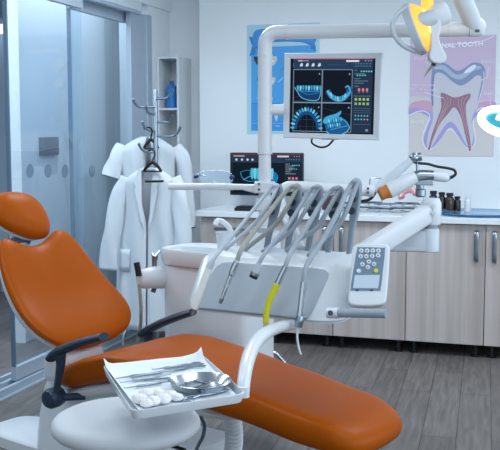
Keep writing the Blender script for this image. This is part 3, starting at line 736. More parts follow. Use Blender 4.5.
# ---- safety glasses on the side bar
t = thing('safety_glasses', 'clear safety glasses with navy hinges lying on the white side bar', 'glasses', at(212, 183, d=4.34))
gr = []
for i in range(17):
    u = i/16; px = 196+36*u; top = 174.5-3.2*math.sin(PI*u)-1.2*abs(math.sin(2*PI*u)); dd = 4.28+.05*math.sin(PI*u)
    bot = 182.6-2.2*math.exp(-((u-.5)/.08)**2)
    gr.append([at(px, top+(bot-top)*k/4, d=dd+.008*math.sin(PI*k/4)) for k in range(5)])
obj('lens', MB().sheet(gr), M_clear, t, solid=.003)
obj('brow_rim', MB().tube([g[0] for g in gr], .0022, 8), M_clear, t)
for a in ([(196, 176.5), (201, 175), (207, 177), (211, 181), (213, 183.4)], [(231.5, 177), (232.5, 179.5), (231.5, 181.5), (229, 183), (226, 183.4)]):
    n = len(a)
    f = obj('temple', MB().tube([at(x, y, d=4.28-.05*i/(n-1)) for i, (x, y) in enumerate(a)], .0034, 8, smooth=4), M_clear, t)
    obj('hinge', MB().tube([at(a[0][0]-1.5, a[0][1]+.6, d=4.278), at(a[0][0]+2.5, a[0][1]-.4, d=4.27)], [.008, .006], 10), mat('navy_hinge', '#24437c', .3), t)

# ================================================================== POST MONITOR
mon = thing('post_monitor', 'silver framed monitor mounted on the white post, showing four jaw scans', 'monitor', at(332, 97, d=4.32))
MQ = [at(284, 53.2, d=4.34), at(382, 52.4, d=4.19), at(379.6, 140.6, d=4.205), at(283.2, 137.6, d=4.355)]
MQ = [Vector(p) for p in MQ]
ex = ((MQ[1]-MQ[0])+(MQ[2]-MQ[3])).normalized(); ez = ((MQ[0]-MQ[3])+(MQ[1]-MQ[2])); ez = (ez-ex*ez.dot(ex)).normalized(); en = ez.cross(ex)  # into the wall
mc = (MQ[0]+MQ[1]+MQ[2]+MQ[3])/4; mw = ((MQ[1]-MQ[0]).length+(MQ[2]-MQ[3]).length)/2; mh = ((MQ[0]-MQ[3]).length+(MQ[1]-MQ[2]).length)/2
mp_ = lambda u, v, o=0: mc+ex*(u*mw/2)+ez*(v*mh/2)+en*o
def ringq(u, v, o): return [mp_(-u, -v, o), mp_(u, -v, o), mp_(u, v, o), mp_(-u, v, o)]
M_bez = mat('silver_bezel', '#cfd6dd', .35)
iu, iv = .872, .872
obj('bezel', MB().rings([ringq(iu, iv, .008), ringq(iu, iv, 0), ringq(.985, .985, -.004), ringq(1, 1, .004), ringq(1, 1, .03)], cap=False), M_bez, mon, smooth=False)
obj('back_shell', MB().rings([ringq(1, 1, .03), ringq(.95, .95, .045), ringq(.6, .6, .07)], cap=True), M_bez, mon, smooth=False)
SW, SH = 100, 100*mh*iv/(mw*iu)
fmm = lambda x, y: mp_(-iu+2*iu*x/100, iv-2*iv*y/SH, .0075)
obj('panel', MB().rings([ringq(iu, iv, .0078), ringq(iu, iv, .02)]), M_black, mon, smooth=False)
S = Art(fmm, -en, eps=.00008, emit=.8, pre='lcd')
S.rect(0, 0, 100, SH, '#0e1626'); S.rect(3.5, 0, 97, 1.0, '#b0455e'); S.rect(3.5, 1.0, 97, 11.5, '#25405f'); S.rect(3.5, 11.5, 97, SH-1.5, '#22374f')
S.rect(66, 1.9, 81, 3.9, '#eef4f8'); S.rect(9, 2.0, 14.5, 3.2, '#cfdbe6'); S.rect(15, 2.1, 22, 3.1, '#8fa6bd')
for j, x in enumerate((13, 20, 27, 34.5)):
    S.poly([(x-1.8, 8.8), (x-.6, 5.7), (x+1.4, 5.4), (x+1.7, 8.2), (x, 9)], '#dfe8f0', 3)
for j in range(6): S.rect(76+j*3.3, 5.6, 78+j*3.3, 6.4, '#6f879f'); S.rect(76+j*3.3, 8.2, 78+j*3.3, 9, '#6f879f')
for j in range(3): S.rect(88+j*3.2, 2.1, 89.4+j*3.2, 3.2, '#9db2c6')
S.rect(45, 6.8, 66, 7.4, '#3c5878')
S.rect(3.5, 5, 4.2, 10, '#5f7a96')
panes = [(4.5, 13, 37.8, 49.5), (39.2, 13, 73.2, 49.5), (4.5, 51, 37.8, SH-2.5), (39.2, 51, 73.2, SH-2.5)]
for (x0, y0, x1, y1) in panes:
    S.rect(x0-.8, y0-.8, x1+.8, y1+.8, '#8198ac'); S.rect(x0, y0, x1, y1, '#0c1422')
    S.rect(x1-3.6, y0+4.4, x1-2, y0+5.4, '#9fb4c6'); S.rect(x1-3.2, y0+3.4, x1-2.4, y0+4.4, '#9fb4c6')
def teeth_row(pts, w, h, c):
    for k, (x, y, rot) in enumerate(pts):
        q = [(-w*.28, 0), (-w*.40, h*.35), (-w*.30, h*.62), (-w*.16, h), (0, h*.72), (w*.16, h), (w*.30, h*.62), (w*.40, h*.35), (w*.28, 0), (0, -h*.06)]
        cr, sr = math.cos(rot), math.sin(rot)
        S.poly([(x+a_*cr-b_*sr, y+a_*sr+b_*cr) for a_, b_ in q], c[k % len(c)], 3)
CB = ('#4fc3ee', '#8be4f8', '#36a5e0')
# pane 1: lower jaw from the side
g1 = '#33536f'
for y in (42, 46): S.line([(4.6, y+3), (37.7, y-4)], .25, g1)
S.poly([(5.5, 33), (10, 31.5), (36, 30.5), (37, 34), (36.5, 44), (33, 47.8), (22, 47.4), (14, 44), (10, 38)], '#15406e', 3)
S.line([(5.5, 33), (9, 38), (14, 44.5), (23, 47.6), (33, 47.5), (36.5, 42), (37.2, 32)], .9, '#66c8f0', 5)
S.line([(13, 38), (22, 41), (35, 39)], .7, '#2f86c4', 5); S.line([(9, 34), (14, 37.5), (36, 37.5)], 1.4, '#2c83c8', 4)
teeth_row([(9.5+k*3.35, 31+.25*math.sin(k*2), 0) for k in range(9)], 3.1, 6.2, CB)
# pane 2: curved lower jaw from the front
S.line([(45, 36), (50, 43), (58, 46.5), (66, 44), (71, 36), (69, 33)], 6.2, '#1d5a98', 6)
arc = [(45.5+k*3.0, 35+8.2*math.sin(PI*(k+.5)/9.5), -.5+.09*k) for k in range(9)]
teeth_row(arc, 3.0, 6.4, CB)
S.line([(66, 33), (69, 31), (71.4, 35), (71, 40), (66, 45)], 1.6, '#4fb8ea', 5); S.line([(40, 47), (50, 48.4), (60, 49), (72, 45)], .3, g1)
S.line([(44.5, 37), (49, 44), (58, 48), (66, 46)], .8, '#6fd0f2', 5)
# pane 3: arch from above with a grid
for x in (13, 21, 29): S.line([(x, 52), (x, SH-3)], .25, '#375a78')
for y in (60, 70, 78): S.line([(4.6, y), (37.7, y)], .25, '#375a78')
arc = [(21.1-15*math.cos(q), 81-21*math.sin(q), q-PI/2+PI) for q in (PI*(k+.3)/15.6 for k in range(16))]
S.line([(21.1-14*math.cos(q), 81-19*math.sin(q)) for q in (PI*k/20 for k in range(21))], 4.5, '#174f8c')
teeth_row(arc, 3.1, 5.0, CB)
# pane 4: skull-like jaw seen from the side
for y in (58, 66): S.line([(39.3, y-2), (73, y+6)], .25, g1)
S.poly([(41, 68), (46, 66), (56, 65), (64, 67), (70, 72), (72.5, 78), (68, 84), (60, 87), (50, 87), (45, 83), (43, 76)], '#1c5f9c', 4)
S.poly([(40.5, 72), (45, 66), (56, 62.5), (62, 59), (60, 65), (52, 69), (44, 74)], '#4bb2e6', 3)
S.line([(45, 83), (52, 87.5), (62, 86.5), (70, 82), (72.5, 77)], .9, '#7cd8f4', 5); S.line([(56, 66), (66, 70), (72, 77)], .8, '#5cc2ee', 5)
S.line([(50, 81), (58, 79), (70, 76)], .6, '#58bce8', 5)
teeth_row([(45+k*2.8, 70-.5*k, -.15) for k in range(7)], 2.5, 5.0, CB); teeth_row([(47+k*2.7, 75-.4*k, -.1) for k in range(6)], 2.4, 4.6, CB[::-1])
# side panel
for j in range(5): S.disc(84.5+j*2.9, 14.5, .95, '#6fd6de')
for j in range(4): S.disc(80+j*3, 19, .9, '#6fd6de')
for j, y in enumerate((13, 17, 22.5, 25, 27.5, 31)): S.rect(76.5, y, 79.5+(j*37) % 14, y+.6, '#7d95ab')
for j in range(3): S.rect(81+j*4.6, 33.5, 83.6+j*4.6, 37, '#f08090'); S.rect(82+j*4.6, 38, 83+j*4.6, 38.5, '#b9c7d3')
S.rect(76, 42, 96, 42.4, '#8aa0b4')
for j in range(4):
    S.rect(77.6+j*4.6, 44.5, 80.4+j*4.6, 47.3, '#b5cf6e'); S.rect(77.6+j*4.6, 49.5, 80.4+j*4.6, 52.3, '#9fc08c')
for y in (56, 58.5, 61): S.rect(76.5, y, 96, y+.35, '#6a8198')
for j in range(5): S.disc(79+j*3.5, 64.5, .95, '#6fc6e4'); S.disc(79+j*3.5, 68.5, .95, '#6fc6e4' if j < 3 else '#e890a8')
S.rect(76.5, 74, 96, 74.3, '#6a8198'); S.rect(91, SH-6, 94, SH-3.5, '#8fa6ba')
S.build('screen', mon)
obj('mount', MB().box(mp_(-.05, -.98, .035), (.085, .05, .018), Matrix.Rotation(YAW-.06, 3, 'Z')), M_bez, mon, bevel=.004)
obj('wall_plate', MB().box(mp_(0, 0, .08), (.12, .03, .12), Matrix.Rotation(YAW-.06, 3, 'Z')).tube([mp_(0, 0, .09), mp_(-.5, -.1, .1), at(276, 110, d=4.35)], .02, 14, smooth=4), M_white, mon)
obj('cable', MB().tube([mp_(-.42, -.98, .04), at(312, 143, d=4.33), at(320, 147.2, d=4.33), at(328, 145.6, d=4.33), mp_(.05, -.98, .04)], .0045, 8, smooth=6), M_black, mon)

# ================================================================== OPERATING LAMP
LD = 4.0
lp = lambda x, y, d=LD: at(385+x/5.26, y/5.26, d=d)
lamp = thing('operating_lamp', 'grey operating lamp with an amber glowing reflector, hanging over the tooth chart', 'lamp', lp(150, 150))
PX = LD/930
c0, c1 = lp(98, 25), lp(207, 288)
lax = (lp(150+93, 150-38)-lp(150, 150)).normalized(); lax = (lax - H_*.30).normalized()
lc = (c0+c1)/2; LR = (c1-c0).length/2
obj('front_dish', MB().lathe([(LR*.9, -.012), (LR*.98, -.014), (LR, -.004), (LR, .016), (LR*.93, .022), (LR*.9, .012)], lc, lax, 44, cap=True), mat('lamp_grey', '#b9c1c9', .35), lamp)
obj('reflector', MB().lathe([(LR*.94, .0215), (LR*.88, .036), (LR*.76, .052), (LR*.62, .064), (LR*.6, .06)], lc, lax, 40), M_amber, lamp)
obj('bulb_window', MB().lathe([(LR*.62, .058), (LR*.60, .066), (LR*.42, .076), (LR*.15, .081)], lc, lax, 36), M_amberhot, lamp)
hpts = [(215, 108), (172, 62), (112, 46), (62, 76), (38, 130), (52, 188), (92, 236), (140, 262), (188, 276)]
obj('handle', MB().tube([lp(x, y, LD-.035-.03*math.sin(PI*i/8)) for i, (x, y) in enumerate(hpts)], .0105, 12, smooth=6), M_grey if False else mat('handle_grey', '#c3cbd2', .35), lamp)
obj('hub', MB().lathe([(.02, -.026), (.03, -.024), (.034, 0), (.034, .05), (.03, .062)], lp(188, 112, LD-.07), (lp(300, 70)-lp(188, 112)).normalized(), 28), mat('handle_grey', '#c3cbd2', .35), lamp)
obj('hub_cap', MB().lathe([(.045, -.02), (.047, 0), (.046, .035), (.038, .045)], lp(278, 82, LD-.02), (lp(320, 66)-lp(278, 82)).normalized(), 32), M_whitem, lamp)
yo = smooth_poly([Vector((x, y)) for x, y in [(240, 112), (292, 108), (294, 150), (286, 200), (300, 245), (324, 292), (318, 322), (290, 334), (255, 328), (234, 300), (240, 250), (240, 180)]], 4)
obj('yoke', MB().prism([lp(p[0], p[1], LD-.075) for p in yo], H_*.05), M_whitem, lamp, bevel=.012, seg=3)
obj('tip_holder', MB().tube([lp(262, 325, LD-.05), lp(250, 346, LD-.05)], [.011, .009], 12), M_black, lamp)
obj('tip', MB().tube([lp(252, 340, LD-.05), lp(228, 372, LD-.05), lp(204, 408, LD-.05)], [.007, .005, .001], 10), mat('khaki_plastic', '#8d8a78', .5), lamp)
obj('stem', MB().tube([lp(224, 100, LD+.01), lp(223, 55, LD+.0), lp(222, -30, LD), at(427, -36, d=4.0)], [.022, .025, .025, .022], 20), M_amber, lamp)

# ================================================================== MAGNIFIER LAMP
mg = thing('magnifier_lamp', 'round magnifier lamp with a bright white ring and teal lens beside the tooth chart', 'lamp', at(502, 121, d=4.0))
mcn = at(502.5, 121.5, d=4.0); man = (Vector((0, 0, .78))-H_*.56+R_*.06).normalized()
obj('ring', MB().lathe([(.078, -.012), (.102, -.012), (.107, -.004), (.107, .008), (.10, .014), (.078, .014), (.075, .0), (.078, -.012)], mcn, man, 48, cap=False), M_ringlight, mg)
obj('lens', MB().lathe([(.001, .012), (.03, .011), (.06, .006), (.076, 0), (.06, -.006), (.001, -.012)], mcn, man, 44, cap=False), M_lens, mg)
obj('arm', MB().tube([mcn+R_*.11, mcn+R_*.22+Vector((0, 0, .05)), mcn+R_*.34+Vector((0, 0, .04))], .012, 12, smooth=5), M_white, mg)
mf = mcn+R_*.34; 
obj('stand_pole', MB().cyl((mf.x, mf.y, .03), mf+Vector((0, 0, .06)), .014, 16), M_white, mg)
obj('stand_base', MB().lathe([(.16, 0), (.16, .02), (.1, .035), (.02, .045)], (mf.x, mf.y, 0), seg=36), M_white, mg)

# ================================================================== INSTRUMENT CONSOLE
KD = 3.4
KC = CV(30/930*KD, KD, 0); KA = YAW-math.radians(27)
con = thing('instrument_console', 'white and grey dental instrument console with hose levers and a keypad', 'console', Vector((KC.x, KC.y, .80)), KA)
KX, KY = R_*math.cos(KA-YAW)+H_*math.sin(KA-YAW), None
KX = Vector((math.cos(KA), math.sin(KA), 0)); KY = Vector((-math.sin(KA), math.cos(KA), 0))
kw = lambda x, y, z: KC+KX*x+KY*y+Vector((0, 0, z))
def Pc(px, py, ly): return atp(px, py, kw(0, ly, .9), KY)
prof = [(-.135, .806), (-.158, .814), (-.162, .834), (-.06, .984), (-.03, 1.004), (.03, 1.018), (.13, 1.02), (.155, 1.004), (.165, .97), (.165, .84), (.14, .808)]
body = MB()
stations = [(-.318, .55, .0), (-.309, .80, .0), (-.288, .95, .0), (-.24, 1, 0), (.22, 1, 0), (.275, .97, 0), (.31, .89, 0), (.333, .74, 0), (.342, .55, 0)]
pc_ = (0.0, .90)
body.rings([[kw(x, pc_[0]+(y-pc_[0])*k-o, pc_[1]+(z-pc_[1])*k-o*1.5) for y, z in [(p.x, p.y) for p in smooth_poly(prof, 3)]] for x, k, o in stations])
obj('housing', body, M_white, con)
sl = Vector((0, .112, .124)); 
ns = Vector((0, -.150, .102)).normalized()
def slope(x, v, o=0):  # v along the front slope
    return kw(x, -.162+.102*v+ns.y*o, .834+.150*v+ns.z*o)
pan = [(-.246, -.10), (-.254, .0), (-.25, .3), (-.24, .62), (-.224, .86), (-.204, .955), (-.17, .98), (.175, .98), (.208, .965), (.222, .91), (.225, .8), (.208, .3), (.195, .02), (.185, -.10)]
pp = []
for x, v in pan: pp.append((x, v))
obj('front_panel', MB().prism([slope(x, v, -.006) for x, v in pp], (KY*ns.y+Vector((0, 0, ns.z)))*.014), M_gpanel, con, bevel=.004)
# recesses of the underside
nb = MB()
for x in (-.2, -.1, .02): nb.b2((0, 0, 0), (.0001, .0001, .0001)); nb.box(kw(x, -.10, .808), (.05, .05, .012), Matrix.Rotation(KA, 3, 'Z'))
obj('underside_clip', nb, M_gpanel, con, bevel=.003)
# hose levers
WB = [(266.5, 246), (287, 248), (307.5, 249), (328, 251), (349, 252)]
WT = [(278, 186), (297.5, 187), (318.5, 187.5), (339, 188.5), (356.5, 181)]
M_lev = mat('lever_grey', '#8794a1', .35, .2)
for (bx, by), (tx, ty) in zip(WB, WT):
    b0, b1 = Pc(bx, by+3, .10), Pc(tx, ty, .115)
    d = (b1-b0).normalized(); side = (KX-d*KX.dot(d)).normalized(); nn = d.cross(side)
    Lm = MB(); Lh = (b1-b0).length
    out = [(-.008, 0), (.007, 0), (.010, .35), (.019, .55), (.023, .8), (.019, .97), (.008, 1.04), (-.004, 1.02), (-.012, .9), (-.014, .7), (-.010, .5)]
    lv = obj('hose_lever', MB().prism([b0+side*u+d*(Lh*v)-nn*.012 for u, v in out], nn*.024), M_lev, con, bevel=.003)
    for v in (.60, .76):
        obj('roller', MB().cyl(b0+d*(Lh*v)-side*.002-nn*.021, b0+d*(Lh*v)-side*.002+nn*.021, .014, 18), mat('roller_dark', '#39434e', .35), lv)
    obj('socket', MB().lathe([(.017, 0), (.017, .012), (.012, .018)], b0+Vector((0, 0, -.012)), seg=18), M_whitem, lv)
# keypad
kn = (-H_*.86+Vector((0, 0, .45))-R_*.12).normalized(); kc = at(369, 274, d=3.12)
kp = lambda x, y, o=0: atp(x, y, kc, kn)+kn*o
def smq(pts, k=4): return [(p.x, p.y) for p in smooth_poly([Vector(p) for p in pts], k)]
ko = smq([(354, 246), (358, 243.6), (372, 243.2), (385, 243.8), (389, 246), (389.8, 252), (388.5, 275), (386.4, 298), (384.5, 303), (379, 305.2), (365, 306), (353, 305.2), (349, 302.8), (348, 298), (350.2, 275), (352.6, 252)])
pad = obj('keypad', MB().prism([kp(x, y, 0) for x, y in ko], -kn*.034), M_white, con, bevel=.006, seg=3)
obj('keypad_face', MB().prism([kp(x, y, .0005) for x, y in smq([(357.3, 249), (360, 247.4), (383, 248), (385, 249.5), (383, 270), (380.6, 289), (378, 290.6), (353, 290.4), (350.8, 289), (353.5, 270)])], kn*.0015), mat('keypad_blue', '#6f8395', .45), pad, smooth=False)
obj('display', MB().prism([kp(x, y, .002) for x, y in [(354.8, 275.5), (380, 275.2), (378.2, 288.6), (353, 288.4)]], kn*.0015), mat('lcd_pale', '#c2d0dc', .25), pad, smooth=False)
bts = [(361.3, 251), (367.2, 251), (372.8, 251), (378.4, 251), (360.6, 256.6), (366.3, 256.6), (372.2, 256.4), (378, 255.8), (368.8, 262), (362.4, 264.6), (374, 264.4), (367.8, 267.4), (358.7, 271.2), (376, 271)]
for i, (x, y) in enumerate(bts):
    o = obj('button', MB().lathe([(.0078, 0), (.0078, .0018), (.0066, .003)], kp(x, y, .002), kn, 16), M_yellow if i == 13 else M_whitem, pad)
    if i == 13: o['label'] = 'yellow button'
    if i < 12: obj('key_symbol', MB().prism([kp(x+a, y+b, .005) for a, b in [(-1, .7), (-.2, -.9), (1, .1), (.6, .8)]], kn*.0004), M_dkgrey, pad, smooth=False)
for x in (357.2, 371.5):
    obj('latch', MB().box(kp(x, 290.3, .002), (.008, .004, .005), Matrix.Rotation(YAW, 3, 'Z')), M_black, pad, smooth=False)
obj('keypad_neck', MB().tube([kw(.30, -.06, .90), kp(352, 292, -.03)], .02, 14), M_white, con)
# grab handle under the console
g0, g1 = at(331, 313, d=3.04), at(386, 313.8, d=2.95)
hb = obj('grab_handle', MB().cyl(g0.lerp(g1, .1), g1, .0145, 18), mat('handle_bar', '#94a1ad', .4), con)
obj('handle_knuckle', MB().cyl(g0-KX*.012, g0.lerp(g1, .14), .0185, 20), M_white, hb)
obj('handle_screw', MB().lathe([(.009, 0), (.009, .003), (.005, .004)], g0+KX*.006-KY*.018+Vector((0, 0, .004)), KY*-1, 16), M_dkgrey, hb)
# support arm
PV = at(431, 232, d=3.62); v3 = lambda P, z: Vector((P.x, P.y, z))
zz = lambda y, d=3.62: EYE+(133-y)/930*d
a0, a1 = kw(.20, .10, .965), v3(PV, zz(211.5))
dz = Vector((0, 0, 1)); hd = (v3(a1, 0)-v3(a0, 0)).normalized(); hs = Vector((-hd.y, hd.x, 0))
arm = MB()
for P, hh, hw in ((a0, .045, .045), (a0.lerp(a1, .5), .045, .043), (a1-hd*.012, .043, .04)):
    pass
arm.rings([[P+hs*x*hw+dz*y*hh for x, y in ell(1, 1, 24, 6)] for P, hh, hw in ((a0, .040, .03), (a0.lerp(a1, .5), .041, .03), (a1-hd*.01, .039, .03))])
obj('upper_arm', arm, M_white, con)
M_armg = mat('arm_pale_grey', '#ccd5dd', .35)
pvt = obj('arm_pivot', MB().tube([v3(PV, zz(224)), v3(PV, zz(217)), v3(PV, zz(203)), v3(PV, zz(198))], [.034, .036, .036, .028], 28, flat=(hs, 1.15)), M_white, con)
obj('pivot_neck', MB().cyl(v3(PV, zz(229)), v3(PV, zz(223)), .026, 24), M_gpanel, pvt)
for y in (206, 213): obj('pivot_cap', MB().lathe([(.009, 0), (.008, .002)], at(433, y, d=3.575), H_*-1, 18), M_armg, pvt)
obj('lower_pivot', MB().lathe([(.036, zz(252)), (.039, zz(251)), (.038, zz(230)), (.034, zz(228.5))], (PV.x-.006, PV.y, 0), seg=32), M_armg, con)
l2 = kw(.19, .13, .945); l0 = v3(PV, zz(241)); l1 = l0-R_*.20+H_*.01-dz*.01
hd2 = (v3(l1, 0)-v3(l0, 0)).normalized(); hs2 = Vector((-hd2.y, hd2.x, 0))
la = MB(); la.rings([[P+hs2*x*.032+dz*y*h for x, y in ell(1, 1, 24, 7)] for P, h in ((l0, .044), (l0+hd2*.2, .040), (l1, .038))])
la.rings([[P+R_*x*.032+dz*y*.033 for x, y in ell(1, 1, 24, 7)] for P in (l1, l2)])
obj('lower_arm', la, M_armg, con)
# tray bracket
tb = [kw(.08, -.04, .815), at(293, 323.5, d=3.2), at(280, 327, d=3.12), at(266, 333, d=2.99), at(255.5, 343, d=2.87), at(248.5, 358, d=2.75), at(244.5, 376, d=2.65), at(243.0, 393, d=2.60)]
obj('tray_bracket', MB().tube(tb, [.016, .018, .019, .020, .020, .0185, .017, .016], 16, smooth=5, flat=(KX, 1.2)), M_white, con)
TZ = .735

# ================================================================== INSTRUMENTS ON HOSES
HG = 'instruments hanging on the console hoses'
def hose_path(pts): return [Pc(x, y, ly) for x, y, ly in pts]
def handpiece(name, label, cat, hose, hr, hm_, parts):
    b = Pc(*parts[-1][1][-1])
    t = thing(name, label, cat, b, 0, HG)
    obj('hose', MB().tube(hose_path(hose), hr, 12, smooth=6), hm_, t)
    for nm, pts, rad, m in parts:
        obj(nm, MB().tube([Pc(*p) for p in pts], rad, 14, smooth=3), m, t)
    return t
def back(w, dx=0, dy=0):
    tx, ty = WT[w]; bx, by = WB[w]
    return [(tx-2.5, ty+1.5, .093), (tx+.5, ty+3, .088)]
Y0 = -.205
handpiece('scaler_handpiece', 'white pointed scaler handpiece at the far end of the console front', 'dental instrument',
  [(211.5, 263, Y0), (215, 257, -.19), (224, 246, -.13), (243, 223, -.03), (261, 200, .06), (270.5, 188.5, .086), (275, 185.5, .086), (277, 187, .10), (268, 206, .05), (256, 222, .05), (240, 237, .03), (228, 247, .02), (221, 251, .02)], .0072, M_hosew,
  [('sleeve', [(212, 262, Y0), (209, 268, -.21)], [.011, .014], M_hosew),
   ('body', [(209, 267, -.21), (205.5, 277, -.215), (203.5, 282.5, -.217), (202.6, 285, -.217), (198, 298, -.225), (194.5, 309, -.23)], [.012, .013, .0125, .0135, .0125, .009], mat('ivory_plastic', '#f2efe9', .4)),
   ('tip', [(194.5, 309, -.23), (192.6, 315, -.232)], [.0095, .0075], M_steel)])
handpiece('micromotor_handpiece', 'slim steel handpiece on a beige hose, next to the white scaler', 'dental instrument',
  [(237, 261, Y0), (241, 250, -.19), (249, 238, -.13), (268, 214, -.02), (281, 197, .06), (289.5, 188.5, .086), (294.5, 186, .086), (297, 188, .10), (283, 214, .05), (272, 228, .04), (256, 241, .03), (246, 249, .02), (242, 252, .02)], .0085, M_hoseb,
  [('body', [(236.5, 262, Y0), (233.5, 269, -.21), (231.5, 274, -.212), (231, 275, -.212), (226.5, 287, -.22), (222, 298.5, -.226)], [.0115, .012, .012, .0085, .0085, .0065], M_chrome),
   ('tip', [(222.3, 298, -.226), (220, 302.8, -.228)], [.008, .0075], M_steel)])
handpiece('hose_coupling', 'short grey hose coupling with an open black end, bare of a tool', 'dental instrument',
  [(259, 264, Y0), (262.5, 257, -.19), (272, 244, -.12), (290, 222, -.02), (302, 203, .06), (310.5, 190, .086), (315.5, 186.8, .086), (318, 189, .10), (302, 216, .05), (292, 230, .04), (279, 240, .03), (268, 248, .02), (262, 252, .02)], .0074, M_hose,
  [('body', [(259.5, 263.5, Y0), (257, 269, -.21), (255, 273.5, -.214)], [.0125, .0135, .015], M_hosew),
   ('ring', [(255.4, 272.5, -.213), (254.2, 275.3, -.215)], [.0168, .0168], M_steel),
   ('socket', [(254.4, 275, -.215), (253, 278, -.217)], [.0155, .015], M_black)])
handpiece('polishing_handpiece', 'yellow tube handpiece with a white tip and chrome neck', 'dental instrument',
  [(285, 268, Y0), (288, 259, -.19), (294, 247, -.12), (311, 220, -.02), (322, 202, .06), (331, 191, .086), (336, 188, .086), (339, 190, .10), (325, 215, .05), (316, 229, .04), (300, 239, .03), (291, 247, .02), (286, 251, .02)], .0088, M_hose,
  [('neck', [(285.5, 266.5, Y0), (281.5, 275, -.21), (277.5, 284, -.214)], [.0105, .0115, .0125], M_chrome),
   ('body', [(277.8, 283.5, -.214), (271, 297, -.222), (267.3, 308, -.226), (265.6, 323.5, -.23)], [.0125, .0118, .0112, .0108], M_yellow),
   ('tip', [(265.7, 322.5, -.23), (265, 327.8, -.231)], [.0085, .008], M_whitem)])
handpiece('air_water_syringe', 'chrome air and water syringe with a thin bent nozzle, next to the yellow tube', 'dental instrument',
  [(303.8, 283, Y0), (304.8, 272, -.195), (309, 261, -.16), (320, 244, -.08), (337, 214, .01), (346.5, 193, .07), (351, 185, .09), (354.5, 181, .09), (357, 183, .10), (346, 212, .05), (337, 226, .04), (318, 244, .01), (312, 251, -.02), (309, 256, -.04)], .0092, M_hose,
  [('body', [(303.8, 281.5, Y0), (302.6, 292, -.208), (300.5, 312, -.215), (299.8, 316, -.217)], [.0118, .0122, .0122, .012], M_chrome),
   ('head', [(300, 315, -.217), (299.3, 320, -.219), (298.2, 327, -.222)], [.011, .0155, .0135], M_steel),
   ('nozzle', [(298, 326, -.222), (297.2, 337, -.226), (298.5, 347, -.228), (301, 354.5, -.229)], [.0042, .004, .004, .0036], M_whitem)])

# ================================================================== CAMERA ARM BEHIND THE LEVERS
CD = 3.72
q = lambda x, y, d=CD: at(x, y, d=d)
ca = thing('scanner_arm', 'white jointed arm with an orange tipped scanner head above the worktop', 'scanner', kw(.02, .12, 1.03))
base = kw(.03, .12, 1.02)
obj('riser', MB().tube([base, base.lerp(q(281, 206), .5)+Vector((0, 0, .01)), q(280.5, 203), q(281.5, 192), q(288, 186.8), q(300, 186.6), q(330, 188.6), q(372, 190.8)], [.022]*8, 18, smooth=6), M_white, ca)
obj('riser_joint', MB().cyl(q(366.5, 190.4), q(374, 190.9), .0235, 20), M_white, ca)
sc = MB()
for y in (188.5, 192.5): sc.lathe([(.005, 0), (.005, .004)], q(368, y, CD-.024), H_*-1, 10)
obj('screw', sc, M_dkgrey, ca)
obj('forearm', MB().tube([q(374, 190.5), q(382, 184.5), q(403, 167), q(411, 159.8)], [.016, .018, .018, .015], 16), mat('arm_pale_grey', '#ccd5dd', .35), ca)
obj('ball_joint', MB().ball(q(414, 158), .0215, seg=20).cyl(q(414, 158), q(421, 156.6), .017), M_steel, ca)
obj('rod', MB().cyl(q(417.3, 160), q(417.3, 192), .0052, 10), M_steel, ca)
obj('clamp', MB().box(q(424, 182.5), (.07, .028, .022), Matrix.Rotation(YAW, 3, 'Z')).cyl(q(420, 180), q(420, 190), .012), M_steel, ca, bevel=.003)
obj('knob', MB().lathe([(.012, .03), (.014, .02), (.021, .016), (.021, -.008), (.016, -.014)], q(420.5, 193.5), seg=20), M_steel, ca)
obj('scanner_body', MB().tube([q(388.5, 190.3), q(394, 187.6), q(406, 181.6), q(416, 177.2)], [.0345, .0345, .031, .024], 22), M_white, ca)
obj('scanner_cap', MB().tube([q(379, 193.8), q(380.5, 193.2), q(384, 191.8), q(389.5, 189.8)], [.027, .031, .029, .0345], 22), M_otip, ca)
obj('grip', MB().tube([q(415.5, 177), q(420, 175.6), q(433, 175.6)], [.0235, .0235, .0215], 20), M_steel, ca)
obj('handle', MB().tube([q(432, 175.6), q(440, 176.6), q(446, 178), q(448.5, 178.6)], [.021, .020, .0185, .012], 20), M_white, ca)
obj('cable', MB().tube([q(448, 178), q(452, 177), q(455.5, 174), q(454, 170), q(447, 168), q(437, 166.5), q(428, 164), q(419, 163.2), q(412, 161.5), q(407, 159)], [.008, .0065]+[.0055]*8, 10, smooth=6), M_black, ca)
obj('cable_collar', MB().cyl(q(447, 178.2), q(449.5, 177.8), .0105), mat('blue_ring', '#5fa8d8', .4), ca)
obj('arm_cable', MB().tube([q(352, 192.5, 3.74), q(355, 199, 3.74), q(362, 201, 3.74), q(371, 198.5, 3.74), q(376, 191, 3.74)], .006, 8, smooth=6), M_black, ca)

# ================================================================== CLUTTER ON THE WORKTOP
rk = at(395, 214, Y=6.42); rk = Vector((rk.x, 6.42, ZT))
t = thing('instrument_rack', 'low steel wire rack holding forceps on the worktop', 'rack', rk)
RX0, RX1 = at(335, 210, Y=6.42).x, at(426, 210, Y=6.42).x
wr = MB()
for z in (.012, .045):
    for y in (6.30, 6.54):
        wr.cyl((RX0, y, ZT+z), (RX1, y, ZT+z), .004, 8)
    for i in range(9):
        x = RX0+(RX1-RX0)*i/8; wr.cyl((x, 6.30, ZT+z), (x, 6.54, ZT+z), .003, 8)
obj('shelf_wires', wr, M_steel, t)
for x in (RX0, RX1):
    for y in (6.30, 6.54): obj('leg', MB().cyl((x, y, ZT), (x, y, ZT+.08), .005, 8), M_steel, t)
h0, h1 = at(369.5, 196, Y=6.54).x, at(382, 196, Y=6.54).x
obj('loop', MB().tube([(h0, 6.54, ZT+.045), (h0, 6.54, ZT+.20), (h0+.02, 6.54, ZT+.222), (h1-.02, 6.54, ZT+.222), (h1, 6.54, ZT+.20), (h1, 6.54, ZT+.045)], .004, 8, smooth=4), M_steel, t)
M_fc = mat('forceps_steel', '#5d6873', .3, 1)
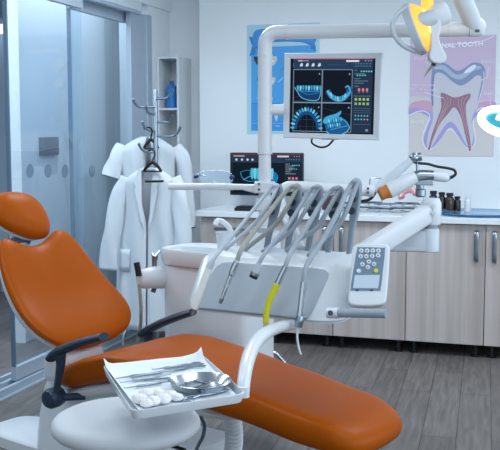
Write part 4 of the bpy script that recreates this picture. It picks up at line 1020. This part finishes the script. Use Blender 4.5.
def plier(x, y, z, ang, L, label):
    c = Vector((x, y, z)); e = Vector((math.cos(ang), math.sin(ang), 0)); f = Vector((-e.y, e.x, 0))
    t = thing('dental_forceps', label, 'forceps', c, 0, 'forceps on the wire rack')
    for s in (-1, 1):
        obj('handle', MB().tube([c-e*L*.5+f*.022*s, c-e*L*.3+f*.026*s, c-e*L*.05+f*.012*s, c+e*L*.08], [.005, .0065, .006, .006], 8, smooth=4), M_fc, t)
        obj('jaw', MB().tube([c+e*L*.08+f*.004*s, c+e*L*.2+f*.012*s, c+e*L*.34+f*.006*s], [.006, .0055, .003], 8, smooth=4), M_fc, t)
    obj('rivet', MB().lathe([(.009, -.008), (.009, .008)], c+e*L*.08, seg=12), M_chrome, t)
    return t
w = RX1-RX0
n = 0
for z in (.012, .045):
    for k in range(4):
        xx = RX0+w*(.16+.2*k)+(.03 if z > .03 else 0)
        plier(xx, 6.42+.05*((k % 2)*2-1), ZT+z+.0125, .15*math.sin(k*2.1+z*60), .2, 'steel dental forceps lying on the wire rack behind the console arm')
        n += 1
jb = at(404, 199, Y=6.40)
jz = ZT+.049+.026
jt = thing('jaw_model', 'pink jaw model with a row of ivory teeth on top of the forceps rack', 'dental model', (jb.x, 6.40, jz))
def arch(c, s, a0=.15, n=22, e=None):
    o = []
    for i in range(n+1):
        q_ = PI*(a0/PI+(1-2*a0/PI)*i/n) if False else (-.2+(PI+.4)*i/n)
        o.append(c+e[0]*(math.cos(q_)*s)+e[1]*(math.sin(q_)*s*.85))
    return o
je = ((R_*.93-H_*.2+Vector((0, 0, .25))).normalized(), (Vector((0, 0, .8))+H_*.5-R_*.15).normalized())
jc = at(408.5, 199, Y=6.40); jc.z = max(jc.z, jz+.02)
J0 = arch(jc, .05, e=je); jn = je[0].cross(je[1]).normalized()
if jn.y > 0: jn = -jn
lo = min(p.z for p in J0)-.0225; sh_ = Vector((0, 0, jz-lo)); J0 = [p+sh_ for p in J0]
gm = obj('gum', MB().tube(J0, .0235, 14), M_pink, jt)
for i in range(1, 22, 2):
    c = J0[i]; u_ = (c-jc-sh_).normalized()
    obj('tooth', MB().tube([c+jn*.010+u_*.003, c+jn*.020+u_*.003, c+jn*.030+u_*.003], [.0075, .0085, .006], 8), M_tooth, jt)
bx_ = at(328, 206, Y=6.46)
tag(obj('instrument_box', MB().b2((bx_.x-.035, 6.42, ZT), (bx_.x+.03, 6.5, ZT+.10)), mat('dark_red_box', '#4a3540', .5), bevel=.004), 'small dark box on the worktop between the hose levers and the wire rack', 'box')
bx_ = at(347, 206, Y=6.38); bx_.x -= .06
tag(obj('pump_bottle', MB().lathe([(.026, 0), (.028, .004), (.028, .075), (.02, .088), (.01, .092), (.01, .11), (.014, .112), (.014, .12), (.004, .122)], (bx_.x+.0, 6.24, ZT), seg=20), M_blackb), 'small black bottle standing in front of the wire rack behind the hose levers', 'bottle')

# ================================================================== TRAY
TT = TZ
tq = [at(102.5, 365, Z=TT), at(202.5, 354.5, Z=TT), at(246.5, 393.5, Z=TT), at(132, 411.5, Z=TT)]   # back-left, back-right, front-right, front-left
def quad(k, z, q=tq, rad=.03, off=0):
    c = sum(q, Vector())/4; P = [c+(p-c)*k for p in q]; o = []
    for i in range(4):
        a, b, d = P[i-1], P[i], P[(i+1) % 4]; u = (a-b).normalized(); v = (d-b).normalized()
        for t in range(6):
            s = t/5; o.append(v3((b+u*rad)*(1-s)**2+b*2*s*(1-s)+(b+v*rad)*s*s, z))
    return o
tray = thing('instrument_tray', 'white instrument tray held over the stool by a curved white arm', 'tray', v3(sum(tq, Vector())/4, TT-.03))
obj('tray_body', MB().rings([quad(.93, TT-.03), quad(.97, TT-.026), quad(1, TT-.004), quad(1.0, TT), quad(.985, TT), quad(.965, TT-.01), quad(.94, TT-.018)]), M_white, tray)
obj('holder', MB().tube([v3(at(243.2, 394, d=2.6), TT-.026), v3(at(243.2, 394, d=2.6), TT+.004)], [.018, .017], 16), M_whitem, tray)
# paper liner with raised corners
pl = MB(); rows = []
LQ = [tq[0].lerp(tq[2], .01), tq[1].lerp(tq[3], .02), tq[2].lerp(tq[0], .07), tq[3].lerp(tq[1], .05)]
for i in range(25):
    v = i/24; row = []
    for j in range(25):
        u = j/24; p = LQ[0].lerp(LQ[1], u).lerp(LQ[3].lerp(LQ[2], u), v)
        e = max(0, 1-min(v, 1e9)/.10)
        z = TT-.0175+.001*noise.noise(Vector((u*6, v*6, 0)))
        z += max(0, (.10-v)/.10)**1.5*.020+max(0, (u-.93)/.07)**1.6*.016*(1-v*.4)+max(0, (.07-u)/.07)**1.6*.020
        z += max(0, (u-.8)/.2)*max(0, (.12-v)/.12)*.010
        row.append(v3(p, z))
    rows.append(row)
pl.sheet(rows)
tag(obj('paper_liner', pl, M_paper, solid=.0012), 'white paper liner spread in the instrument tray with turned-up edges', 'paper liner')
TP = TT-.0155
def tp(x, y, h=0): return at(x, y, Z=TP+h)
IG = 'steel hand instruments on the tray'
def tool(label, pts, r, ends=None, name='dental_probe'):
    t = thing(name, label, 'dental instrument', v3(tp(*pts[len(pts)//2]), TP), 0, IG)
    r *= 1.25; P = [tp(x, y, .005) for x, y in pts]
    a, b = P[0], P[-1]
    obj('grip', MB().tube([a.lerp(b, .22), a.lerp(b, .27), a.lerp(b, .73), a.lerp(b, .78)], [r*.6, r, r, r*.6], 10), M_steel, t)
    for s, (m, n_) in enumerate(((.22, 0.0), (.78, 1.0))):
        tip = a.lerp(b, n_); k = (-1 if s else 1)
        side = Vector((-(b-a).y, (b-a).x, 0)).normalized()
        obj('working_tip', MB().tube([a.lerp(b, m), a.lerp(b, m+(n_-m)*.6), tip, tip+side*.010*k+Vector((0, 0, .004))], [r*.55, r*.4, r*.3, r*.15], 8, smooth=3), M_steel, t)
    return t
tool('long dark steel probe at the far side of the paper liner', [(115, 378.5), (145, 374), (177, 370)], .0042)
tool('steel probe lying across the far edge of the tray', [(153, 369.5), (175, 366), (199, 363)], .004)
tool('thin double-ended steel explorer, third from the far edge of the tray', [(121, 382.6), (150, 378.5), (170, 374.5)], .0034)
tool('thin steel scaler lying close beside the cotton balls', [(125, 388), (150, 384), (172, 381)], .0034)
tool('steel spatula parallel to the explorer in the middle of the tray', [(133, 380), (158, 376.5), (180, 377.5)], .0032)
def scissors(name, label, a, b, rings, cat):
    A_s, B_s = tp(*a, .005), tp(*b, .005); e = (B_s-A_s).normalized(); f = Vector((-e.y, e.x, 0)); L = (B_s-A_s).length
    t = thing(name, label, cat, v3(A_s.lerp(B_s, .5), TP))
    for s in (-1, 1):
        r0 = A_s+e*.016+f*.016*s+Vector((0, 0, .0008*s))
        h = obj('finger_ring', MB().tube([r0+(e*math.cos(k*PI/8)*.017+f*math.sin(k*PI/8)*.013) for k in range(16)], .003, 8, closed=True), M_steel, t)
        obj('blade', MB().tube([r0+e*.016-f*.006*s, A_s+e*L*.5+f*.004*-s, A_s.lerp(B_s, .98)+f*.0015*s], [.0035, .0045, .0018], 8, smooth=4), M_steel, t)
    obj('rivet', MB().lathe([(.0045, -.004), (.0045, .005)], A_s.lerp(B_s, .5), seg=12), M_chrome, t)
scissors('needle_holder', 'steel scissor-grip needle holder lying in front of the kidney dish', (180, 399), (231, 389.5), 1, 'needle holder')
scissors('surgical_scissors', 'steel scissors lying behind the kidney dish with loops beside the turned-up corner', (203, 363.5), (166, 371.5), 1, 'scissors')
# kidney dish
kt = .026
ka, kb_ = at(172, 384.5, Z=TP+kt), at(227.5, 375.5, Z=TP+kt); ke = (kb_-ka).normalized(); kf = Vector((-ke.y, ke.x, 0)); kh = (kb_-ka).length/2
kw_ = (at(201, 371, Z=TP+kt)-at(198, 388, Z=TP+kt)).length/2
kcn = ka.lerp(kb_, .5)
rim = [kcn+ke*(kh*math.cos(a))+kf*(kw_*.95*math.sin(a)+kw_*.16*(math.cos(a)**2-.5)) for a in (2*PI*k/64 for k in range(64))]
rg = lambda k, z: [v3(kcn+(p-kcn)*k, z) for p in rim]
t = thing('kidney_dish', 'shiny steel kidney dish standing on the paper liner', 'dish', v3(kcn, TP))
obj('bowl', MB().rings([rg(.70, TP), rg(.77, TP+.001), rg(.90, TP+.011), rg(.96, TP+kt-.003), rg(1.0, TP+kt-.001), rg(1.02, TP+kt), rg(1.0, TP+kt+.001), rg(.95, TP+kt-.003), rg(.77, TP+.004), rg(.3, TP+.003)]), mat('polished_dish', '#c3cad1', .2, 1, vary=.03), t)
for i, (a, b, r) in enumerate((((186, 383), (213, 377), .004), ((190, 387), (216, 381), .0035), ((195, 381), (208, 384), .0045))):
    z = TP+.0055+.004*i
    A_s, B_s = at(*a, Z=z), at(*b, Z=z)
    tt = thing('dish_instrument', ['steel probe lying lowest inside the kidney dish', 'thin steel pick resting inside the kidney dish near its front rim', 'short steel clip lying across the tools in the kidney dish'][i], 'dental instrument', A_s.lerp(B_s, .5), 0, 'tools inside the kidney dish')
    obj('shaft', MB().tube([A_s, A_s.lerp(B_s, .6)], r, 10), M_steel, tt)
    obj('tip', MB().tube([A_s.lerp(B_s, .6), A_s.lerp(B_s, .85), B_s+Vector((0, 0, .006))], [r*.7, r*.5, r*.25], 8), M_steel, tt)
# cotton balls
cots = [(140, 399.5, .017), (146.5, 394, .017), (153, 401.5, .016), (158, 393.5, .015), (163, 399, .0175), (171, 395.5, .016), (147, 403.5, .014), (177, 397.5, .0135)]
clab = ['cotton ball closest to the tray corner over the stool', 'cotton ball at the back of the heap beside the thin scaler', 'cotton ball in the front row of the heap, near the tray rim', 'cotton ball at the back of the heap towards the dish',
        'big cotton ball in the middle of the heap', 'cotton ball beside the kidney dish', 'small cotton ball against the front tray rim', 'small cotton ball touching the needle holder rings']
for (x, y, r), lb in zip(cots, clab):
    c = at(x, y, Z=TP+r*.8); r *= 1.18; b = MB().ball((0, 0, 0), r, 1.15, 1.08, .72, seg=24)
    b.v = [c+p*(1+.16*noise.noise(p*90+c*30)) for p in b.v]
    lo = min(p.z for p in b.v); b.v = [p+Vector((0, 0, TP+.0005-lo)) for p in b.v]
    tag(obj('cotton_ball', b, M_cotton), 'white '+lb, 'cotton ball', 'cotton balls on the tray')

# ================================================================== STOOL IN FRONT
SZ = .60
sc_ = at(126, 415.5, Z=SZ-.012); SP = v3(sc_, 0)
t = thing('round_stool', 'round white stool in front of the chair, under the tray', 'stool', SP)
obj('seat', MB().lathe([(.0, SZ), (.12, SZ-.001), (.175, SZ-.004), (.203, SZ-.009), (.219, SZ-.017), (.228, SZ-.027), (.231, SZ-.038), (.229, SZ-.049), (.22, SZ-.059), (.20, SZ-.066), (.0, SZ-.066)], SP, seg=64), mat('white_vinyl', '#cdd1d6', .5), t)
obj('seat_plate', MB().lathe([(.10, SZ-.085), (.10, SZ-.064)], SP, seg=28), M_dkgrey, t)
obj('lever', MB().tube([SP+R_*.05+Vector((0, 0, SZ-.08)), SP+R_*.16-H_*.08+Vector((0, 0, SZ-.085)), SP+R_*.19-H_*.1+Vector((0, 0, SZ-.088))], .006, 8), M_black, t)
obj('column', MB().lathe([(.03, .10), (.03, .34), (.022, .342), (.022, SZ-.083)], SP, seg=20), M_chrome, t)
for k in range(5):
    a = 2*PI*k/5+.3; e = Vector((math.cos(a), math.sin(a), 0))
    obj('leg', MB().tube([SP+e*.02+Vector((0, 0, .12)), SP+e*.15+Vector((0, 0, .10)), SP+e*.26+Vector((0, 0, .075))], [.026, .021, .015], 12), M_chrome, t)
    cs = obj('caster', MB().cyl(SP+e*.26+Vector((-e.y, e.x, 0))*.012+Vector((0, 0, .028)), SP+e*.26-Vector((-e.y, e.x, 0))*.012+Vector((0, 0, .028)), .028, 18), M_black, t)
    obj('caster_fork', MB().cyl(SP+e*.26+Vector((0, 0, .03)), SP+e*.26+Vector((0, 0, .08)), .010, 10), M_dkgrey, cs)
# ---- rolling stool hidden behind the spittoon cabinet
RS = at(262, 357, Z=0); RS = v3(at(262, 300, d=5.55), 0)
t = thing('rolling_stool', 'low stool behind the spittoon cabinet, one black caster showing beside it', 'stool', RS)
obj('seat', MB().lathe([(.0, .48), (.13, .478), (.155, .462), (.155, .43), (.13, .42), (0, .42)], RS, seg=40), M_whitem, t)
obj('column', MB().lathe([(.025, .10), (.025, .42)], RS, seg=18), M_chrome, t)
for k in range(5):
    a = YAW-.12+2*PI*k/5; e = Vector((math.cos(a), math.sin(a), 0)); q2 = Vector((-e.y, e.x, 0)); rr_ = .145
    obj('leg', MB().tube([RS+e*.015+Vector((0, 0, .16)), RS+e*.09+Vector((0, 0, .125)), RS+e*rr_+Vector((0, 0, .07))], [.014, .012, .010], 10), M_chrome, t)
    obj('caster', MB().cyl(RS+e*rr_+q2*.014+Vector((0, 0, .027)), RS+e*rr_-q2*.014+Vector((0, 0, .027)), .027, 18), M_black, t)

# ================================================================== COAT STAND AND COATS
CSX, CSY = -2.51, 5.81
cs0 = Vector((CSX, CSY, 0))
t = thing('coat_stand', 'chrome coat stand with curved hooks in front of the narrow shelf', 'coat stand', cs0)
obj('pole', MB().lathe([(.016, .02), (.016, 1.74), (.012, 1.748)], cs0, seg=20), M_steel, t)
for k in range(4):
    a = PI/4+k*PI/2; e = Vector((math.cos(a), math.sin(a), 0))
    obj('leg', MB().tube([cs0+Vector((0, 0, .26)), cs0+e*.06+Vector((0, 0, .24)), cs0+e*.20+Vector((0, 0, .17)), cs0+e*.245+Vector((0, 0, .10)), cs0+e*.25+Vector((0, 0, .0125))], .0125, 10, smooth=5), M_chrome, t)
q6 = lambda x, y, d=6.29: at(x, y, d=d)
hooks = [[(156, 98.2), (162, 98.6), (168, 97.4), (171.5, 93.5), (173, 89.5)], [(156, 107), (147, 107), (139, 106.8), (135.5, 104), (133, 99)],
         [(156, 114), (151, 113.8), (147.5, 111.8), (146, 106)], [(157, 122), (164, 122.3), (169, 122), (171.5, 119.5), (172.5, 115)],
         [(157, 136), (165, 136.5), (173, 136), (178, 132.5), (180.3, 127)], [(156, 131), (149, 130.2), (144.5, 127), (142.5, 121.5)],
         [(156, 152), (147, 151.8), (141.5, 149), (138.5, 143.5)]]
for h in hooks:
    n_ = len(h)
    obj('hook', MB().tube([q6(x, y, 6.29-(.02*i)) for i, (x, y) in enumerate(h)], [.0085]*(n_-1)+[.0095], 10, smooth=5), mat('hook_steel', '#8494a3', .3, .8), t)

def coat(name, label, cx, cy, zs, L, A, N, hw0, hw1, dep, open_w, sleeves, seed, trim=False, lap=True, group='white coats on the coat stand'):
    """A = width direction, N = towards the viewer"""
    A = A.normalized(); N = N.normalized(); C0 = Vector((cx, cy, 0))
    T = thing(name, label, 'coat', Vector((cx, cy, zs-L)), 0, group)
    rows = []; nv = 34; nu = 73
    for i in range(nv):
        v = i/(nv-1); z = zs-L*v**1.25
        dz_ = zs-z
        if dz_ < .07: 
            k = dz_/.07; hw = .055+(hw0-.055)*math.sin(k*PI/2)**1.1; dp = .05+(dep-.05)*k
        else:
            k = (dz_-.07)/(L-.07); hw = hw0+(hw1-hw0)*k**1.1-.02*math.sin(PI*min(1, k*2.6)) ; dp = dep*(1+.35*k)
        g = open_w(dz_/L)
        row = []
        for j in range(nu):
            q_ = (-PI/2+g)+(2*PI-2*g)*j/(nu-1)
            f = 1+(.02+.20*min(1, dz_/.6))*math.sin(q_*7+seed+1.2*math.sin(dz_*3+seed))*(.35+.65*math.sin(q_*2.3+seed)**2)
            x = hw*math.copysign(abs(math.cos(q_))**.8, math.cos(q_)); y = dp*math.sin(q_)*f
            sag = -.035*(abs(x)/max(hw0, .01))**2 if dz_ < .12 else -.035*min(1, (abs(x)/hw0)**2)*max(0, 1-(dz_-.12)/.4)
            row.append(C0+A*x-N*(-y*-1)*-1*-1+Vector((0, 0, z+sag)) if False else C0+A*x+N*(-y)+Vector((0, 0, z+sag)))
        rows.append(row)
    obj('body', MB().sheet(rows), M_cloth, T, solid=.004)
    if lap:
        for (j0, j1) in ((57, 67), (6, 15)):
            obj('pocket', MB().sheet([[p+N*.008 for p in r[j0:j1]] for r in rows[19:24]]), M_cloth, T, solid=.004)
    for (sg, pts, rads) in sleeves:
        sm = MB(); P = [C0+A*x+N*y+Vector((0, 0, z)) for x, y, z in pts]
        P2 = curve_pts(P, 6); n2 = len(P2); R2 = [rads[0]+(rads[1]-rads[0])*i/(n2-1) for i in range(n2)]
        rs_ = []
        for i, p in enumerate(P2):
            tgt = (P2[min(i+1, n2-1)]-P2[max(i-1, 0)]).normalized(); u_ = (A-tgt*A.dot(tgt)).normalized(); w_ = tgt.cross(u_)
            rs_.append([p+(u_*math.cos(b_)+w_*math.sin(b_)*.62)*R2[i]*(1+.10*math.sin(b_*3+i*.5+seed)) for b_ in (2*PI*k/20 for k in range(20))])
        obj('sleeve', MB().rings(rs_, cap=False), M_cloth, T, solid=.004)
        if trim:
            obj('cuff_trim', MB().rings([[rs_[-2][k].lerp(rs_[-1][k], s_)+(rs_[-1][k]-P2[-1])*.05 for k in range(20)] for s_ in (.6, 1.0)], cap=False), mat('navy_trim', '#2a3648', .7), T, solid=.003)
    if lap:
        for s_ in (-1, 1):
            F = N*(dep+.012)
            lp_ = [(.04, .0), (.062, -.01), (.088, -.09), (.07, -.12), (.08, -.135), (.04, -.33), (.012, -.40), (.03, -.2)]
            obj('lapel', MB().prism([C0+A*(x*s_)+F*(1-.35*max(0, (z+.12)/.12))+Vector((0, 0, zs+z)) for x, z in lp_], N*.006), M_cloth, T, bevel=.003)
    return T
A1 = R_*.97-H_*.24; N1 = Vector((A1.y, -A1.x, 0))
c1 = at(150, 172, d=6.0)
ow = lambda k: .30 if k < .05 else (.30-.29*min(1, (k-.05)/.28) if k < .33 else .01)
coat('lab_coat', 'long-sleeved white lab coat hanging open on the front of the coat stand', c1.x, c1.y, 1.235, 1.05, A1, N1, .185, .235, .062, ow,
     [(-1, [(-.155, 0, 1.165), (-.20, .02, 1.07), (-.235, .04, .90), (-.262, .05, .73), (-.275, .05, .575)], (.05, .060)),
      (1, [(.155, 0, 1.165), (.20, .02, 1.07), (.225, .035, .90), (.235, .05, .73), (.228, .06, .585)], (.05, .056))], 1.3)
A2 = R_*.99+H_*.1; N2 = Vector((A2.y, -A2.x, 0))
c2 = at(148, 140, d=6.45)
coat('clinic_tunic', 'white coat with short trimmed sleeves hanging behind the long-sleeved one', c2.x, c2.y, 1.435, 1.22, A2, N2, .195, .235, .10, lambda k: .06,
     [(-1, [(-.165, .0, 1.365), (-.205, .02, 1.30), (-.235, .03, 1.22), (-.255, .04, 1.155)], (.052, .064)),
      (1, [(.19, 0, 1.36), (.235, .02, 1.28), (.255, .02, 1.12), (.262, .02, .95), (.265, .02, .80)], (.048, .055))], 4.1, trim=True, lap=False)
def hanger(label, c, A, w, hookpts):
    t = thing('coat_hanger', label, 'hanger', c, 0, 'black coat hangers')
    obj('shoulder_bar', MB().tube([c-A*w+Vector((0, 0, -.05)), c-A*w*.5+Vector((0, 0, -.012)), c+Vector((0, 0, .008)), c+A*w*.5+Vector((0, 0, -.012)), c+A*w+Vector((0, 0, -.05))], [.008, .011, .012, .011, .008], 10, smooth=5), M_black, t)
    obj('cross_bar', MB().cyl(c-A*w+Vector((0, 0, -.05)), c+A*w+Vector((0, 0, -.05)), .005, 8), M_black, t)
    obj('hook', MB().tube(hookpts, .0052, 8, smooth=6), M_black, t)
c = at(152.5, 163.5, d=5.92)
hanger('black hanger holding the open long-sleeved lab coat', c, A1.normalized(), .06, [c, at(152.5, 160, d=5.95), at(154.8, 156, d=6.02), at(155, 152.5, d=6.1), at(152, 149.8, d=6.2), at(148.5, 151, d=6.25)])
N_ = MB().cyl(at(145, 181.6, d=5.905), at(163.5, 181.2, d=5.875), .0075, 10)
hb_ = [o for o in bpy.data.objects if o.name == 'coat_hanger'][0]
obj('trouser_bar', N_, M_black, hb_)
c = at(151, 141, d=6.30)
hanger('black hanger above the trimmed coat, higher on the coat stand', c, A2.normalized(), .05, [c, at(151, 137, d=6.28), at(152.3, 131, d=6.27), at(150, 127.8, d=6.26), at(146, 127.6, d=6.26), at(143.8, 129.6, d=6.265)])

# ================================================================== LIGHT
wd = bpy.data.worlds.new('daylight'); SC.world = wd; wd.use_nodes = True
bg = wd.node_tree.nodes['Background']; bg.inputs['Color'].default_value = (.72, .87, 1, 1); bg.inputs['Strength'].default_value = .85
def area(name, loc, rot, sx, sy, power, col=(.815, .925, 1)):
    l = bpy.data.lights.new(name, 'AREA'); l.shape = 'RECTANGLE'; l.size = sx; l.size_y = sy; l.energy = power; l.color = col
    o = bpy.data.objects.new(name, l); COL.objects.link(o); o.location = loc; o.rotation_euler = rot; return o
k = 0
for x in (-1.9, .3):
    for y in (.6, 2.7, 4.9):
        t = thing('ceiling_panel_light', 'square flat light panel set in the ceiling', 'light', (x, y, 2.72), 0, 'ceiling light panels')
        obj('frame', MB().b2((x-.42, y-.42, 2.715), (x+.42, y+.42, 2.75)), M_white, t, smooth=False)
        obj('diffuser', MB().b2((x-.39, y-.39, 2.71), (x+.39, y+.39, 2.716)), M_ringlight, t, smooth=False)
        area('panel_lamp', (x, y, 2.70), (0, 0, 0), .78, .78, {.6: 3, 2.7: 11, 4.9: 25}[y])
area('window_daylight', (2.48, 1.85, 1.65), (0, PI/2, 0), 1.4, 6.0, 70, (.74, .87, 1))
t = thing('corridor_fill_panel', 'added fill light panel, unseen, in the corridor ceiling beyond the glass doors', 'light', (-4.1, 4.2, 2.72))  # unseen panel, added to brighten the corridor behind the glass
obj('frame', MB().b2((-4.6, 3.0, 2.715), (-3.6, 5.4, 2.75)), M_white, t, smooth=False)
obj('diffuser', MB().b2((-4.55, 3.05, 2.71), (-3.65, 5.35, 2.716)), M_ringlight, t, smooth=False)
area('corridor_fill', (-4.1, 4.2, 2.70), (0, 0, 0), .9, 2.3, 60)  # fill from the added panel
area('corridor_fill', (-3.2, 5.2, 2.70), (0, 0, 0), .3, 3.0, 17)  # extra fill without a fixture, added to brighten the partition behind the doors
vs = SC.view_settings; vs.view_transform = 'Standard'; vs.look = 'None'; vs.gamma = 1; vs.exposure = 0.07; vs.use_curve_mapping = False
SC.cycles.use_denoising = True; SC.cycles.max_bounces = 10; SC.cycles.transparent_max_bounces = 16
SC.cycles.sample_clamp_indirect = 6
